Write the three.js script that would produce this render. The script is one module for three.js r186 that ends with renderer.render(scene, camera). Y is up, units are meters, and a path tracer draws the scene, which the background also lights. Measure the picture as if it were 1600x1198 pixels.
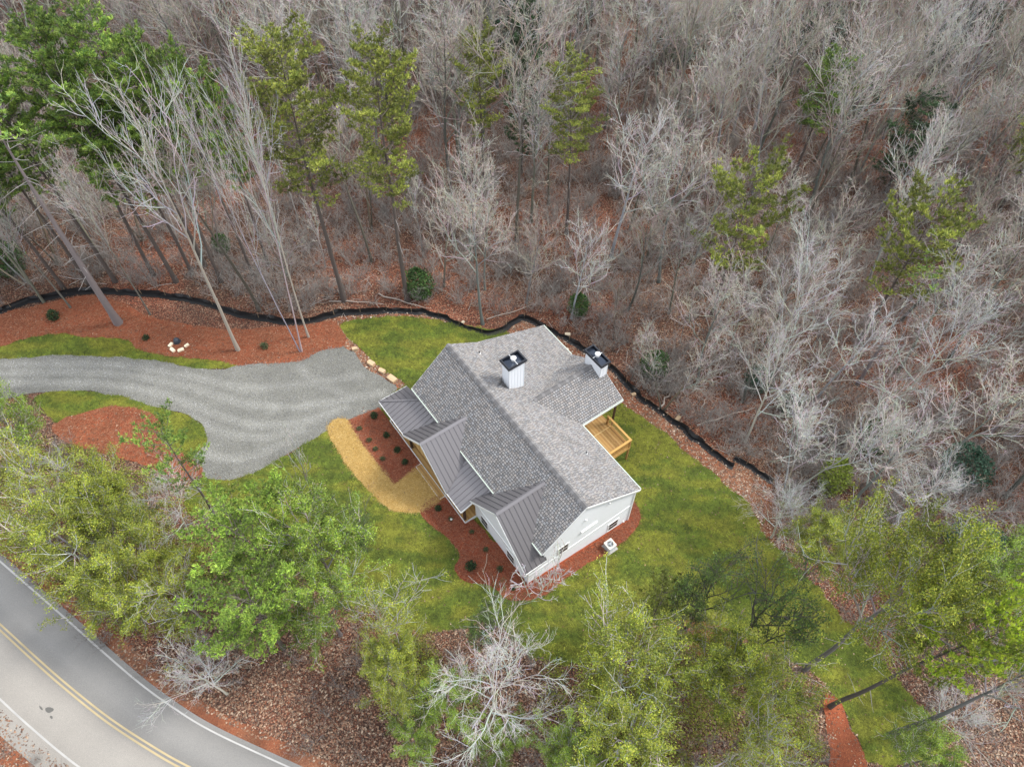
import * as THREE from 'three';

// ───────── camera, sky, sun, exposure ─────────
const scene = new THREE.Scene();
const CAM_H = 54, FOCAL = 1161.76, PITCH = 53.936 * Math.PI / 180;     // metres, photo pixels (1600 wide), downward pitch
const camera = new THREE.PerspectiveCamera(2 * Math.atan(599 / FOCAL) * 180 / Math.PI, 1600 / 1198, 0.5, 3000);
camera.position.set(0, CAM_H, 0);
camera.lookAt(0, CAM_H - Math.sin(PITCH), -Math.cos(PITCH));
{
  const W = 128, Hh = 64, d = new Float32Array(W * Hh * 4);
  for (let j = 0; j < Hh; j++) for (let i = 0; i < W; i++) {
    const el = ((j + 0.5) / Hh - 0.5) * Math.PI, up = Math.max(0, Math.sin(el));
    const L = (el < 0 ? 0.32 : 0.74 + 0.36 * up) * 1.15, o = (j * W + i) * 4;
    d[o] = L * 0.935; d[o + 1] = L * 0.985; d[o + 2] = L * 1.08; d[o + 3] = 1;
  }
  const sky = new THREE.DataTexture(d, W, Hh, THREE.RGBAFormat, THREE.FloatType);
  sky.mapping = THREE.EquirectangularReflectionMapping; sky.magFilter = THREE.LinearFilter; sky.needsUpdate = true;
  scene.background = sky; scene.environment = sky;
}
const sun = new THREE.DirectionalLight(new THREE.Color(1, 0.955, 0.89), 2.9);
sun.position.set(88, 95, -60); sun.target.position.set(0, 0, -40);
sun.castShadow = true; sun.shadow.radius = 28; sun.shadow.mapSize.set(4096, 4096);
Object.assign(sun.shadow.camera, { left: -140, right: 140, top: 140, bottom: -140, near: 1, far: 400 });
sun.name = 'sun'; scene.add(sun, sun.target);
const renderer = new THREE.WebGLRenderer({ antialias: true });
renderer.toneMapping = THREE.LinearToneMapping; renderer.toneMappingExposure = 1.5;
renderer.shadowMap.enabled = true;

// ───────── helpers ─────────
const rng = (s) => () => { s = (s + 0x6d2b79f5) | 0; let t = Math.imul(s ^ (s >>> 15), 1 | s); t = (t + Math.imul(t ^ (t >>> 7), 61 | t)) ^ t; return ((t ^ (t >>> 14)) >>> 0) / 4294967296; };
const hash = (x, y, s = 0) => { let h = Math.imul(x, 374761393) + Math.imul(y, 668265263) + Math.imul(s, 1274126177); h = Math.imul(h ^ (h >>> 13), 1274126177); return ((h ^ (h >>> 16)) >>> 0) / 4294967296; };
function vnoise(x, y, s = 0, wrap = 0) {
  const ix = Math.floor(x), iy = Math.floor(y); let fx = x - ix, fy = y - iy; fx = fx * fx * (3 - 2 * fx); fy = fy * fy * (3 - 2 * fy);
  const m = (a) => wrap ? ((a % wrap) + wrap) % wrap : a;
  const a = hash(m(ix), m(iy), s), b = hash(m(ix + 1), m(iy), s), c = hash(m(ix), m(iy + 1), s), e = hash(m(ix + 1), m(iy + 1), s);
  return (a + (b - a) * fx) * (1 - fy) + (c + (e - c) * fx) * fy;
}
const fbm = (x, y, s = 0, n = 4) => { let v = 0, a = 0.5, t = 0; for (let i = 0; i < n; i++) { v += a * vnoise(x, y, s + i * 7); t += a; a *= 0.5; x *= 2.03; y *= 2.03; } return v / t; };
const { clamp, lerp, smoothstep } = THREE.MathUtils;
const V3 = (x, y, z) => new THREE.Vector3(x, y, z);
const names = new Map();
function numbered(n) { const k = names.get(n) ?? 0; names.set(n, k + 1); return k ? n + '_' + String(k).padStart(3, '0') : n; }
function tag(o, label, category, group, kind) { if (label) o.userData.label = label; if (category) o.userData.category = category; if (group) o.userData.group = group; if (kind) o.userData.kind = kind; return o; }
function thing(name, label, category, pos = [0, 0, 0], turn = 0, group) {
  const o = new THREE.Group(); o.name = numbered(name); o.position.set(...pos); o.rotation.y = turn; scene.add(o); return tag(o, label, category, group);
}
function part(name, geo, mat, parent) {
  const m = new THREE.Mesh(geo, mat); m.name = numbered(name); m.castShadow = m.receiveShadow = true; (parent ?? scene).add(m); return m;
}
function holder(name, parent) { const g = new THREE.Group(); g.name = numbered(name); parent.add(g); return g; }
const structure = (name, geo, mat) => { const m = part(name, geo, mat); m.userData.kind = 'structure'; return m; };
const mat = (r, g, b, o = {}) => new THREE.MeshStandardMaterial({ color: new THREE.Color().setRGB(r, g, b), roughness: 0.9, ...o });

class G {                                                              // gathers triangles for one mesh
  constructor() { this.p = []; this.n = []; this.c = []; this.u = []; this.i = []; this.col = [1, 1, 1]; }
  v(x, y, z, nx, ny, nz, u = 0, w = 0) { this.p.push(x, y, z); this.n.push(nx, ny, nz); this.c.push(...this.col); this.u.push(u, w); return this.p.length / 3 - 1; }
  tri(a, b, c) {
    const n = b.clone().sub(a).cross(c.clone().sub(a)).normalize(), k = this.v(a.x, a.y, a.z, n.x, n.y, n.z, 0, 0);
    this.v(b.x, b.y, b.z, n.x, n.y, n.z, 1, 0); this.v(c.x, c.y, c.z, n.x, n.y, n.z, 0, 1); this.i.push(k, k + 1, k + 2);
  }
  quad(a, b, c, d) {
    const n = b.clone().sub(a).cross(c.clone().sub(a)).normalize(), w = a.distanceTo(b), h = b.distanceTo(c);
    const k = this.v(a.x, a.y, a.z, n.x, n.y, n.z, 0, 0); this.v(b.x, b.y, b.z, n.x, n.y, n.z, w, 0); this.v(c.x, c.y, c.z, n.x, n.y, n.z, w, h); this.v(d.x, d.y, d.z, n.x, n.y, n.z, 0, h);
    this.i.push(k, k + 1, k + 2, k, k + 2, k + 3);
  }
  hexa(q) { const [a, b, c, d, e, f, g, h] = q; this.quad(d, c, b, a); this.quad(e, f, g, h); this.quad(a, b, f, e); this.quad(b, c, g, f); this.quad(c, d, h, g); this.quad(d, a, e, h); }
  box(x0, y0, z0, x1, y1, z1) { this.hexa([V3(x0, y0, z1), V3(x1, y0, z1), V3(x1, y0, z0), V3(x0, y0, z0), V3(x0, y1, z1), V3(x1, y1, z1), V3(x1, y1, z0), V3(x0, y1, z0)]); return this; }
  beam(a, b, w, h, up = V3(0, 1, 0)) {                                  // a bar from a to b, w wide and h tall (h hangs below the line a-b)
    const d = b.clone().sub(a).normalize(), s = d.clone().cross(up).normalize().multiplyScalar(w / 2), t = s.clone().cross(d).normalize().multiplyScalar(h);
    const q = (p, i, j) => p.clone().addScaledVector(s, i).addScaledVector(t, j);
    this.hexa([q(a, -1, -1), q(a, 1, -1), q(b, 1, -1), q(b, -1, -1), q(a, -1, 0), q(a, 1, 0), q(b, 1, 0), q(b, -1, 0)].map((p) => p)); return this;
  }
  tube(pts, rad, sides) {
    const m = pts.length; let s = V3(1, 0, 0.3);
    const base = this.p.length / 3;
    for (let i = 0; i < m; i++) {
      const d = pts[Math.min(i + 1, m - 1)].clone().sub(pts[Math.max(i - 1, 0)]).normalize();
      s.addScaledVector(d, -s.dot(d)); if (s.lengthSq() < 1e-4) s.set(d.y, d.z, d.x).addScaledVector(d, -(d.y * d.x + d.z * d.y + d.x * d.z)); s.normalize();
      const t = d.clone().cross(s);
      for (let k = 0; k < sides; k++) {
        const a = k / sides * Math.PI * 2, cx = Math.cos(a), sx = Math.sin(a), nx = s.x * cx + t.x * sx, ny = s.y * cx + t.y * sx, nz = s.z * cx + t.z * sx;
        this.v(pts[i].x + nx * rad[i], pts[i].y + ny * rad[i], pts[i].z + nz * rad[i], nx, ny, nz);
      }
    }
    for (let i = 0; i < m - 1; i++) for (let k = 0; k < sides; k++) {
      const a = base + i * sides + k, b = base + i * sides + (k + 1) % sides; this.i.push(a, b, b + sides, a, b + sides, a + sides);
    }
  }
  geo() {
    const g = new THREE.BufferGeometry();
    g.setAttribute('position', new THREE.BufferAttribute(new Float32Array(this.p), 3)); g.setAttribute('normal', new THREE.BufferAttribute(new Float32Array(this.n), 3));
    g.setAttribute('color', new THREE.BufferAttribute(new Float32Array(this.c), 3)); g.setAttribute('uv', new THREE.BufferAttribute(new Float32Array(this.u), 2));
    g.setIndex(new THREE.BufferAttribute(new Uint32Array(this.i), 1)); return g;
  }
}
// Sutherland-Hodgman against one half plane: keeps the side where a*x + b*y >= c
function half(poly, a, b, c) {
  const out = [];
  for (let i = 0; i < poly.length; i++) {
    const p = poly[i], q = poly[(i + 1) % poly.length], dp = a * p[0] + b * p[1] - c, dq = a * q[0] + b * q[1] - c;
    if (dp >= 0) out.push(p);
    if ((dp > 0 && dq < 0) || (dp < 0 && dq > 0)) { const t = dp / (dp - dq); out.push([p[0] + (q[0] - p[0]) * t, p[1] + (q[1] - p[1]) * t]); }
  }
  return out;
}
const area2 = (p) => { let s = 0; for (let i = 0; i < p.length; i++) { const q = p[(i + 1) % p.length]; s += p[i][0] * q[1] - q[0] * p[i][1]; } return s / 2; };
const earcut = (p) => THREE.ShapeUtils.triangulateShape(p.map((q) => new THREE.Vector2(q[0], q[1])), []);
const inside = (p, x, y) => { let r = false; for (let i = 0, j = p.length - 1; i < p.length; j = i++) if ((p[i][1] > y) !== (p[j][1] > y) && x < (p[j][0] - p[i][0]) * (y - p[i][1]) / (p[j][1] - p[i][1]) + p[i][0]) r = !r; return r; };

// ───────── the lie of the land ─────────
// House axes: u runs along the main ridge, v across it towards the woods.
const TH = 54.44 * Math.PI / 180, OX = -5.17, OZ = -37.64, cT = Math.cos(TH), sT = Math.sin(TH);
const toUV = (x, z) => [(x - OX) * cT + (z - OZ) * sT, (x - OX) * sT - (z - OZ) * cT];
const fromUV = (u, v) => [OX + u * cT + v * sT, OZ + u * sT - v * cT];
const profile = (() => {                                               // the plot falls gently towards the woods
  const slope = (v) => v < -3 ? lerp(-0.012, -0.13, smoothstep(v, -8.5, -3)) : v < 60 ? lerp(-0.13, -0.045, smoothstep(v, 9, 20)) : lerp(-0.045, 0.1, smoothstep(v, 75, 125));
  const t = new Float64Array(8001); let h = 0;
  for (let i = 4000; i < 8000; i++) { t[i] = h; h += slope((i - 4000) * 0.1) * 0.1; } t[8000] = h; h = 0;
  for (let i = 4000; i > 0; i--) { t[i] = h; h -= slope((i - 4000) * 0.1) * 0.1; } t[0] = h;
  return (v) => { const x = clamp(v * 10 + 4000, 0, 7999.99), i = Math.floor(x); return t[i] + (t[i + 1] - t[i]) * (x - i); };
})();
function ground(x, z) {
  const v = (x - OX) * sT - (z - OZ) * cT, far = smoothstep(Math.hypot(x + 6, z + 30), 50, 75);
  return profile(v) + far * (fbm(x / 22 + 40, z / 22 + 40, 5, 3) - 0.5) * 2.4;
}
const eye = V3(0, CAM_H, 0);
function at(px, py, lift = 0) {                                        // where a sight line meets the ground (or a level above it)
  const dx = (px - 800) / FOCAL, k = (py - 599) / FOCAL, dy = -Math.sin(PITCH) - k * Math.cos(PITCH), dz = -Math.cos(PITCH) + k * Math.sin(PITCH);
  let y = 0, x = 0, z = 0; for (let i = 0; i < 14; i++) { const t = (y + lift - CAM_H) / dy; x = dx * t; z = dz * t; y = ground(x, z); }
  return [x, y, z];
}
function pixel(x, y, z) {
  const qy = y - CAM_H, d = -qy * Math.sin(PITCH) - z * Math.cos(PITCH), up = qy * Math.cos(PITCH) - z * Math.sin(PITCH);
  return [800 + FOCAL * x / d, 599 - FOCAL * up / d, d];
}
function topHeight(base, tx, ty) {                                     // height of a plumb trunk that stands at base and ends at a given sight line
  const dx = (tx - 800) / FOCAL, k = (ty - 599) / FOCAL, dy = -Math.sin(PITCH) - k * Math.cos(PITCH), dz = -Math.cos(PITCH) + k * Math.sin(PITCH);
  return CAM_H + dy * Math.hypot(base[0], base[2]) / Math.hypot(dx, dz) - base[1];
}

// ───────── procedural textures ─────────
function canvasTex(size, metres, draw) {
  const c = document.createElement('canvas'); c.width = c.height = size; const g = c.getContext('2d'); draw(g, size);
  const t = new THREE.CanvasTexture(c); t.colorSpace = THREE.SRGBColorSpace; t.wrapS = t.wrapT = THREE.RepeatWrapping; t.repeat.set(1 / metres, 1 / metres); return t;
}
function strokes(seed, n, len, wid, cols, base, curve = 0.4) {          // needles, straw, blades: short strokes, wrapped at the edges
  return (g, S) => {
    const r = rng(seed); g.fillStyle = base; g.fillRect(0, 0, S, S); g.lineCap = 'round';
    for (let i = 0; i < n; i++) {
      const x = r() * S, y = r() * S, a = r() * 6.283, l = len * (0.5 + r()), c = cols[Math.floor(r() * cols.length)], q = (r() - 0.5) * curve * l;
      g.strokeStyle = c; g.lineWidth = wid * (0.6 + 0.8 * r());
      for (const ox of [-S, 0, S]) for (const oy of [-S, 0, S]) {
        const X = x + ox, Y = y + oy; if (X < -40 || Y < -40 || X > S + 40 || Y > S + 40) continue;
        g.beginPath(); g.moveTo(X, Y); g.quadraticCurveTo(X + Math.cos(a) * l / 2 - Math.sin(a) * q, Y + Math.sin(a) * l / 2 + Math.cos(a) * q, X + Math.cos(a) * l, Y + Math.sin(a) * l); g.stroke();
      }
    }
  };
}
function specks(seed, n, lo, hi, cols, base, flat = 0.6) {              // leaves or stones: small turned ellipses, wrapped at the edges
  return (g, S) => {
    const r = rng(seed); g.fillStyle = base; g.fillRect(0, 0, S, S);
    for (let i = 0; i < n; i++) {
      const x = r() * S, y = r() * S, a = r() * 6.283, l = lo + (hi - lo) * r() * r(), c = cols[Math.floor(r() * cols.length)], f = flat * (0.7 + 0.6 * r());
      g.fillStyle = c;
      for (const ox of [-S, 0, S]) for (const oy of [-S, 0, S]) { const X = x + ox, Y = y + oy; if (X < -40 || Y < -40 || X > S + 40 || Y > S + 40) continue; g.beginPath(); g.ellipse(X, Y, l, l * f, a, 0, 6.283); g.fill(); }
    }
  };
}
const T = {
  litter: canvasTex(1024, 7, specks(11, 15000, 5, 13, ['#7d5140', '#8f6150', '#6a4335', '#9c7460', '#553a30', '#b08c76', '#85503a', '#4a352c', '#a0644c', '#c2a78f'], '#4d372d', 0.55)),
  straw: canvasTex(1024, 5, strokes(12, 26000, 24, 2.2, ['#a2573a', '#b4674a', '#8c4630', '#c47b57', '#74382a', '#ad5f3f', '#99523c'], '#864733')),
  hay: canvasTex(1024, 4, strokes(13, 24000, 26, 3, ['#dcb562', '#c99c48', '#ecd08a', '#b98a3c', '#d9b877', '#e9c978', '#a67c38'], '#c59c50')),
  gravel: canvasTex(1024, 5, specks(14, 30000, 2.2, 5, ['#b3b2ac', '#9c9b95', '#c9c8c2', '#86857f', '#a9a49a', '#d6d5d0', '#94969a'], '#94938c', 0.8)),
  turf: canvasTex(1024, 5, strokes(15, 34000, 15, 2, ['#6b7325', '#7f8430', '#566122', '#93913a', '#47541e', '#a19a45', '#62701f'], '#5b6524')),
  tar: canvasTex(1024, 4, specks(16, 30000, 1.4, 3.2, ['#8b8b8a', '#9b9a98', '#7f7f80', '#a7a5a1', '#747577'], '#8d8d8c', 0.9)),
  clay: canvasTex(1024, 6, specks(17, 16000, 2, 9, ['#a8694a', '#b87a58', '#97583d', '#8a5d48', '#c69470', '#7d4f3d', '#ab8468'], '#a56c4e', 0.7)),
};
const bump = (src, metres) => { const t = src.clone(); t.colorSpace = THREE.NoColorSpace; t.repeat.set(1 / metres, 1 / metres); t.needsUpdate = true; return t; };
const sheetMat = (t, tint, rough = 1, b = 0.03) => new THREE.MeshStandardMaterial({ map: t, bumpMap: bump(t, 1 / t.repeat.x), bumpScale: b, roughness: rough, vertexColors: true, color: new THREE.Color().setRGB(...tint) });

// ───────── ground ─────────
const groundTint = (x, z) => { const a = fbm(x / 9, z / 9, 21, 4), b = fbm(x / 2.2, z / 2.2, 23, 3), k = 0.62 + 0.7 * b, red = smoothstep(a, 0.48, 0.68); return [k * lerp(0.66, 1.0, red), k * lerp(0.7, 0.8, red), k * lerp(0.74, 0.76, red)]; };
{
  const line = (near, far, step, grow) => { const a = [0]; let x = 0, s = step; while (x < far) { if (x > near) s *= grow; x += s; a.push(x); } return a; };
  const right = line(100, 900, 1.5, 1.3), xs = [...right.slice(1).reverse().map((x) => -x), ...right], back = line(170, 1100, 1.5, 1.3).map((z) => -z), front = line(25, 900, 1.5, 1.3), zs = [...back.slice(1).reverse(), ...front];
  const g = new G(), nx = xs.length;
  for (const z of zs) for (const x of xs) {
    const e = 0.4, n = V3(ground(x - e, z) - ground(x + e, z), 2 * e, ground(x, z - e) - ground(x, z + e)).normalize();
    g.col = groundTint(x, z); g.v(x, ground(x, z), z, n.x, n.y, n.z, x, z);
  }
  for (let j = 0; j < zs.length - 1; j++) for (let i = 0; i < nx - 1; i++) { const a = j * nx + i; g.i.push(a, a + nx, a + nx + 1, a, a + nx + 1, a + 1); }
  structure('ground', g.geo(), sheetMat(T.litter, [0.86, 0.85, 0.78], 1, 0.05));
}
function smoothRing(px, step = 0.45, jitter = 0.12, seed = 1, closed = true, round = true) {   // a shape in plan from corners, rounded and slightly ragged
  const c = px.map((p) => { const q = at(p[0], p[1]); return V3(q[0], 0, q[2]); });
  const curve = round ? new THREE.CatmullRomCurve3(c, closed, 'centripetal') : null, out = [];
  const walk = round ? curve.getSpacedPoints(Math.max(8, Math.round(curve.getLength() / step))) : c.flatMap((p, i) => { const q = c[(i + 1) % c.length], n = Math.max(1, Math.round(p.distanceTo(q) / step)); return Array.from({ length: n }, (_, k) => p.clone().lerp(q, k / n)); });
  if (closed && round) walk.pop();
  for (const p of walk) out.push([p.x + (fbm(p.x * 1.4, p.z * 1.4, seed, 3) - 0.5) * 2 * jitter * 2, p.z + (fbm(p.x * 1.4, p.z * 1.4, seed + 9, 3) - 0.5) * 2 * jitter * 2]);
  return out;
}
function drape(ring, lift, tint, cell = 0.9) {                          // a sheet over the land, cut along the ring
  const g = new G(), xs = ring.map((p) => p[0]), zs = ring.map((p) => p[1]);
  const x0 = Math.floor(Math.min(...xs) / cell), x1 = Math.ceil(Math.max(...xs) / cell), z0 = Math.floor(Math.min(...zs) / cell), z1 = Math.ceil(Math.max(...zs) / cell);
  for (let j = z0; j < z1; j++) {
    const row = half(half(ring, 0, 1, j * cell), 0, -1, -(j + 1) * cell); if (row.length < 3) continue;
    for (let i = x0; i < x1; i++) {
      const p = half(half(row, 1, 0, i * cell), -1, 0, -(i + 1) * cell); if (p.length < 3 || Math.abs(area2(p)) < 1e-4) continue;
      const k = p.map(([x, z]) => { const e = 0.4, n = V3(ground(x - e, z) - ground(x + e, z), 2 * e, ground(x, z - e) - ground(x, z + e)).normalize(); g.col = tint(x, z); return g.v(x, ground(x, z) + lift, z, n.x, n.y, n.z, x, z); });
      for (const t of earcut(p)) { const s = (p[t[1]][0] - p[t[0]][0]) * (p[t[2]][1] - p[t[0]][1]) - (p[t[2]][0] - p[t[0]][0]) * (p[t[1]][1] - p[t[0]][1]); s < 0 ? g.i.push(k[t[0]], k[t[1]], k[t[2]]) : g.i.push(k[t[0]], k[t[2]], k[t[1]]); }
    }
  }
  return g.geo();
}
const R = {};
const turfTone = (x, z) => 0.45 * fbm(x / 3.2, z / 0.75, 31, 3) + 0.55 * fbm(x / 1.9, z / 1.3, 37, 4);
const turfTint = (x, z) => { const a = turfTone(x, z), b = fbm(x / 0.7, z / 0.5, 33, 2), c = fbm(x / 0.35, z / 0.35, 35, 2), k = 0.28 + 0.42 * a + 0.45 * b + 0.55 * c, y = smoothstep(a, 0.35, 0.65); return [k * lerp(0.86, 1.04, y), k * lerp(0.95, 1.01, y), k * 0.8]; };
const mulchTint = (x, z) => { const k = 0.45 + 0.7 * fbm(x / 1.7, z / 1.7, 41, 4) + 0.4 * fbm(x / 0.4, z / 0.4, 43, 2), g = fbm(x / 3, z / 3, 45, 2); return [k, k * (0.88 + 0.24 * g), k * (0.84 + 0.32 * g)]; };
function sheet(key, name, ring, lift, m, tint) { R[key] = ring; return structure(name, drape(ring, lift, tint), m); }
const M = {
  turf: sheetMat(T.turf, [1.0, 1.0, 0.66], 1, 0.03), mulch: sheetMat(T.straw, [0.74, 0.72, 0.62], 1, 0.04), bed: sheetMat(T.straw, [0.74, 0.63, 0.52], 1, 0.04),
  hay: sheetMat(T.hay, [0.72, 0.66, 0.5], 1, 0.03), gravel: sheetMat(T.gravel, [0.5, 0.5, 0.485], 1, 0.02), clay: sheetMat(T.clay, [0.55, 0.5, 0.47], 1, 0.03), tar: sheetMat(T.tar, [0.86, 0.84, 0.81], 0.95, 0.004),
};
const clayTint = (x, z) => { const a = fbm(x / 1.3, z / 1.3, 47, 4), k = 0.35 + 1.2 * a, g = smoothstep(fbm(x / 2.5, z / 2.5, 49, 3), 0.45, 0.65); return [k, k * lerp(0.93, 1.12, g), k * lerp(0.9, 1.2, g)]; };
sheet('clay', 'red_clay_soil', smoothRing([[790, 520], [812, 500], [850, 508], [890, 530], [930, 556], [975, 588], [1010, 622], [1070, 664], [1130, 706], [1200, 752], [1212, 800], [1205, 850], [1190, 858], [1170, 810], [1100, 745], [1000, 665], [930, 610], [850, 550]], 0.5, 0.3, 3), 0.015, M.clay, clayTint);
sheet('clay2', 'red_clay_soil', smoothRing([[505, 503], [545, 492], [600, 488], [680, 495], [745, 512], [770, 528], [720, 530], [600, 520], [560, 540], [600, 575], [650, 598], [635, 612], [590, 598], [545, 556], [520, 530]], 0.5, 0.25, 4), 0.015, M.clay, clayTint);
sheet('clay3', 'red_clay_soil', smoothRing([[1050, 975], [1110, 975], [1175, 1005], [1180, 1022], [1120, 1025], [1060, 1000]], 0.5, 0.3, 6), 0.046, M.clay, clayTint);
sheet('lawn', 'lawn', smoothRing([[288, 772], [300, 752], [330, 745], [400, 733], [480, 690], [512, 670], [560, 640], [640, 600], [760, 560], [880, 585], [962, 626], [1010, 655], [1078, 712], [1142, 762], [1180, 800], [1193, 835], [1225, 870], [1290, 935], [1335, 985], [1400, 1062], [1462, 1130], [1480, 1168], [1420, 1195], [1362, 1192], [1335, 1150], [1310, 1095], [1270, 1052], [1185, 1010], [1100, 975], [1010, 980], [930, 1030], [840, 1030], [770, 975], [690, 985], [630, 985], [575, 945], [510, 905], [430, 860], [350, 822], [295, 795]], 0.5, 0.22, 5), 0.03, M.turf, turfTint);
sheet('lawn2', 'lawn', smoothRing([[532, 507], [570, 498], [622, 494], [690, 502], [742, 512], [792, 520], [800, 532], [770, 560], [700, 580], [645, 604], [618, 590], [590, 570], [556, 540]], 0.5, 0.12, 6), 0.03, M.turf, turfTint);
sheet('lawn3', 'lawn', smoothRing([[-60, 556], [0, 541], [45, 527], [100, 520], [130, 526], [200, 530], [216, 546], [262, 555], [340, 563], [374, 569], [350, 575], [300, 575], [250, 565], [160, 558], [100, 556], [50, 560], [-60, 578]], 0.5, 0.1, 7), 0.04, M.turf, turfTint);
sheet('lawn4', 'lawn', smoothRing([[55, 620], [110, 611], [180, 615], [240, 634], [300, 653], [323, 680], [322, 698], [302, 716], [262, 724], [180, 700], [90, 660]], 0.5, 0.1, 8), 0.04, M.turf, turfTint);
sheet('island', 'mulch_island', smoothRing([[82, 664], [110, 652], [150, 639], [190, 635], [235, 646], [250, 663], [253, 692], [285, 708], [318, 738], [290, 752], [255, 740], [180, 712], [105, 692]], 0.4, 0.1, 9), 0.06, M.mulch, mulchTint);
sheet('mulch', 'pine_straw_bed', smoothRing([[-80, 520], [0, 491], [60, 477], [105, 467], [150, 461], [182, 470], [230, 494], [290, 507], [350, 514], [420, 512], [480, 507], [522, 503], [541, 530], [532, 542], [500, 549], [470, 563], [420, 568], [372, 570], [340, 564], [262, 556], [215, 546], [199, 531], [130, 527], [100, 521], [45, 528], [0, 542], [-80, 562]], 0.45, 0.1, 10), 0.055, M.mulch, mulchTint);
// the drive carries pale wheel tracks and darker crown between them
const trackRuns = [[[-60, 572], [60, 569], [180, 571], [290, 588], [390, 606], [470, 600], [560, 588]], [[-60, 586], [60, 581], [180, 584], [300, 606], [370, 628], [440, 636], [520, 628], [600, 614]], [[-60, 603], [60, 598], [170, 601], [260, 618], [330, 646], [400, 664], [470, 660], [540, 636]], [[298, 650], [350, 676], [410, 684], [470, 672]], [[318, 706], [352, 716], [400, 712], [450, 690]], [[470, 575], [492, 598], [530, 612]]].map((l) => smoothRing(l, 0.4, 0, 1, false));
const driveTint = (x, z) => {
  let d = 9; for (const l of trackRuns) for (const p of l) d = Math.min(d, Math.hypot(p[0] - x, p[1] - z));
  const k = 0.84 + 0.3 * fbm(x / 1.3, z / 1.3, 51, 4) - 0.1 * smoothstep(fbm(x / 5, z / 5, 53, 3), 0.45, 0.7), t = 1 - smoothstep(d, 0.12, 0.7);
  const f = k * (0.95 + 0.3 * t * (0.6 + 0.8 * fbm(x / 2, z / 2, 57, 2))); return [f, f, f * (0.99 + 0.02 * t)];
};
{
  const ring = smoothRing([[-120, 590], [0, 562], [50, 558], [100, 555], [160, 557], [240, 563], [300, 574], [352, 576], [374, 569], [420, 567], [470, 561], [500, 546], [532, 541], [552, 549], [564, 568], [580, 582], [602, 592], [620, 606], [605, 622], [594, 640], [542, 660], [513, 673], [480, 692], [440, 715], [400, 737], [358, 750], [325, 746], [301, 718], [322, 692], [320, 668], [295, 650], [240, 635], [180, 617], [110, 611], [45, 615], [-120, 650]], 0.45, 0.09, 11);
  R.drive = ring; structure('gravel_driveway', drape(ring, 0.05, driveTint, 0.35), M.gravel);
}
sheet('path', 'straw_path', smoothRing([[512, 668], [526, 655], [541, 656], [556, 680], [578, 710], [602, 738], [618, 757], [652, 731], [692, 776], [664, 797], [640, 801], [615, 798], [592, 782], [560, 748], [528, 705]], 0.4, 0.045, 12), 0.065, M.hay, (x, z) => { const k = 0.82 + 0.34 * fbm(x / 1.2, z / 1.2, 61, 4); return [k, k, k]; });
sheet('bed1', 'mulch_bed', smoothRing([[542, 658], [592, 637], [622, 676], [662, 722], [651, 733], [616, 757], [600, 741], [578, 712], [558, 682]], 0.35, 0.05, 13, true, false), 0.075, M.bed, mulchTint);
sheet('bed2', 'mulch_bed', smoothRing([[656, 798], [692, 774], [728, 800], [780, 850], [830, 850], [900, 800], [985, 780], [1000, 800], [998, 822], [975, 846], [930, 876], [880, 906], [850, 930], [800, 938], [765, 915], [722, 906], [711, 888], [718, 868], [708, 850], [688, 832]], 0.35, 0.08, 14), 0.075, M.bed, mulchTint);
sheet('strip', 'mulch_bed', smoothRing([[1290, 1085], [1308, 1090], [1330, 1140], [1352, 1190], [1360, 1240], [1300, 1240], [1296, 1170]], 0.4, 0.15, 15), 0.05, M.mulch, mulchTint);
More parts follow.
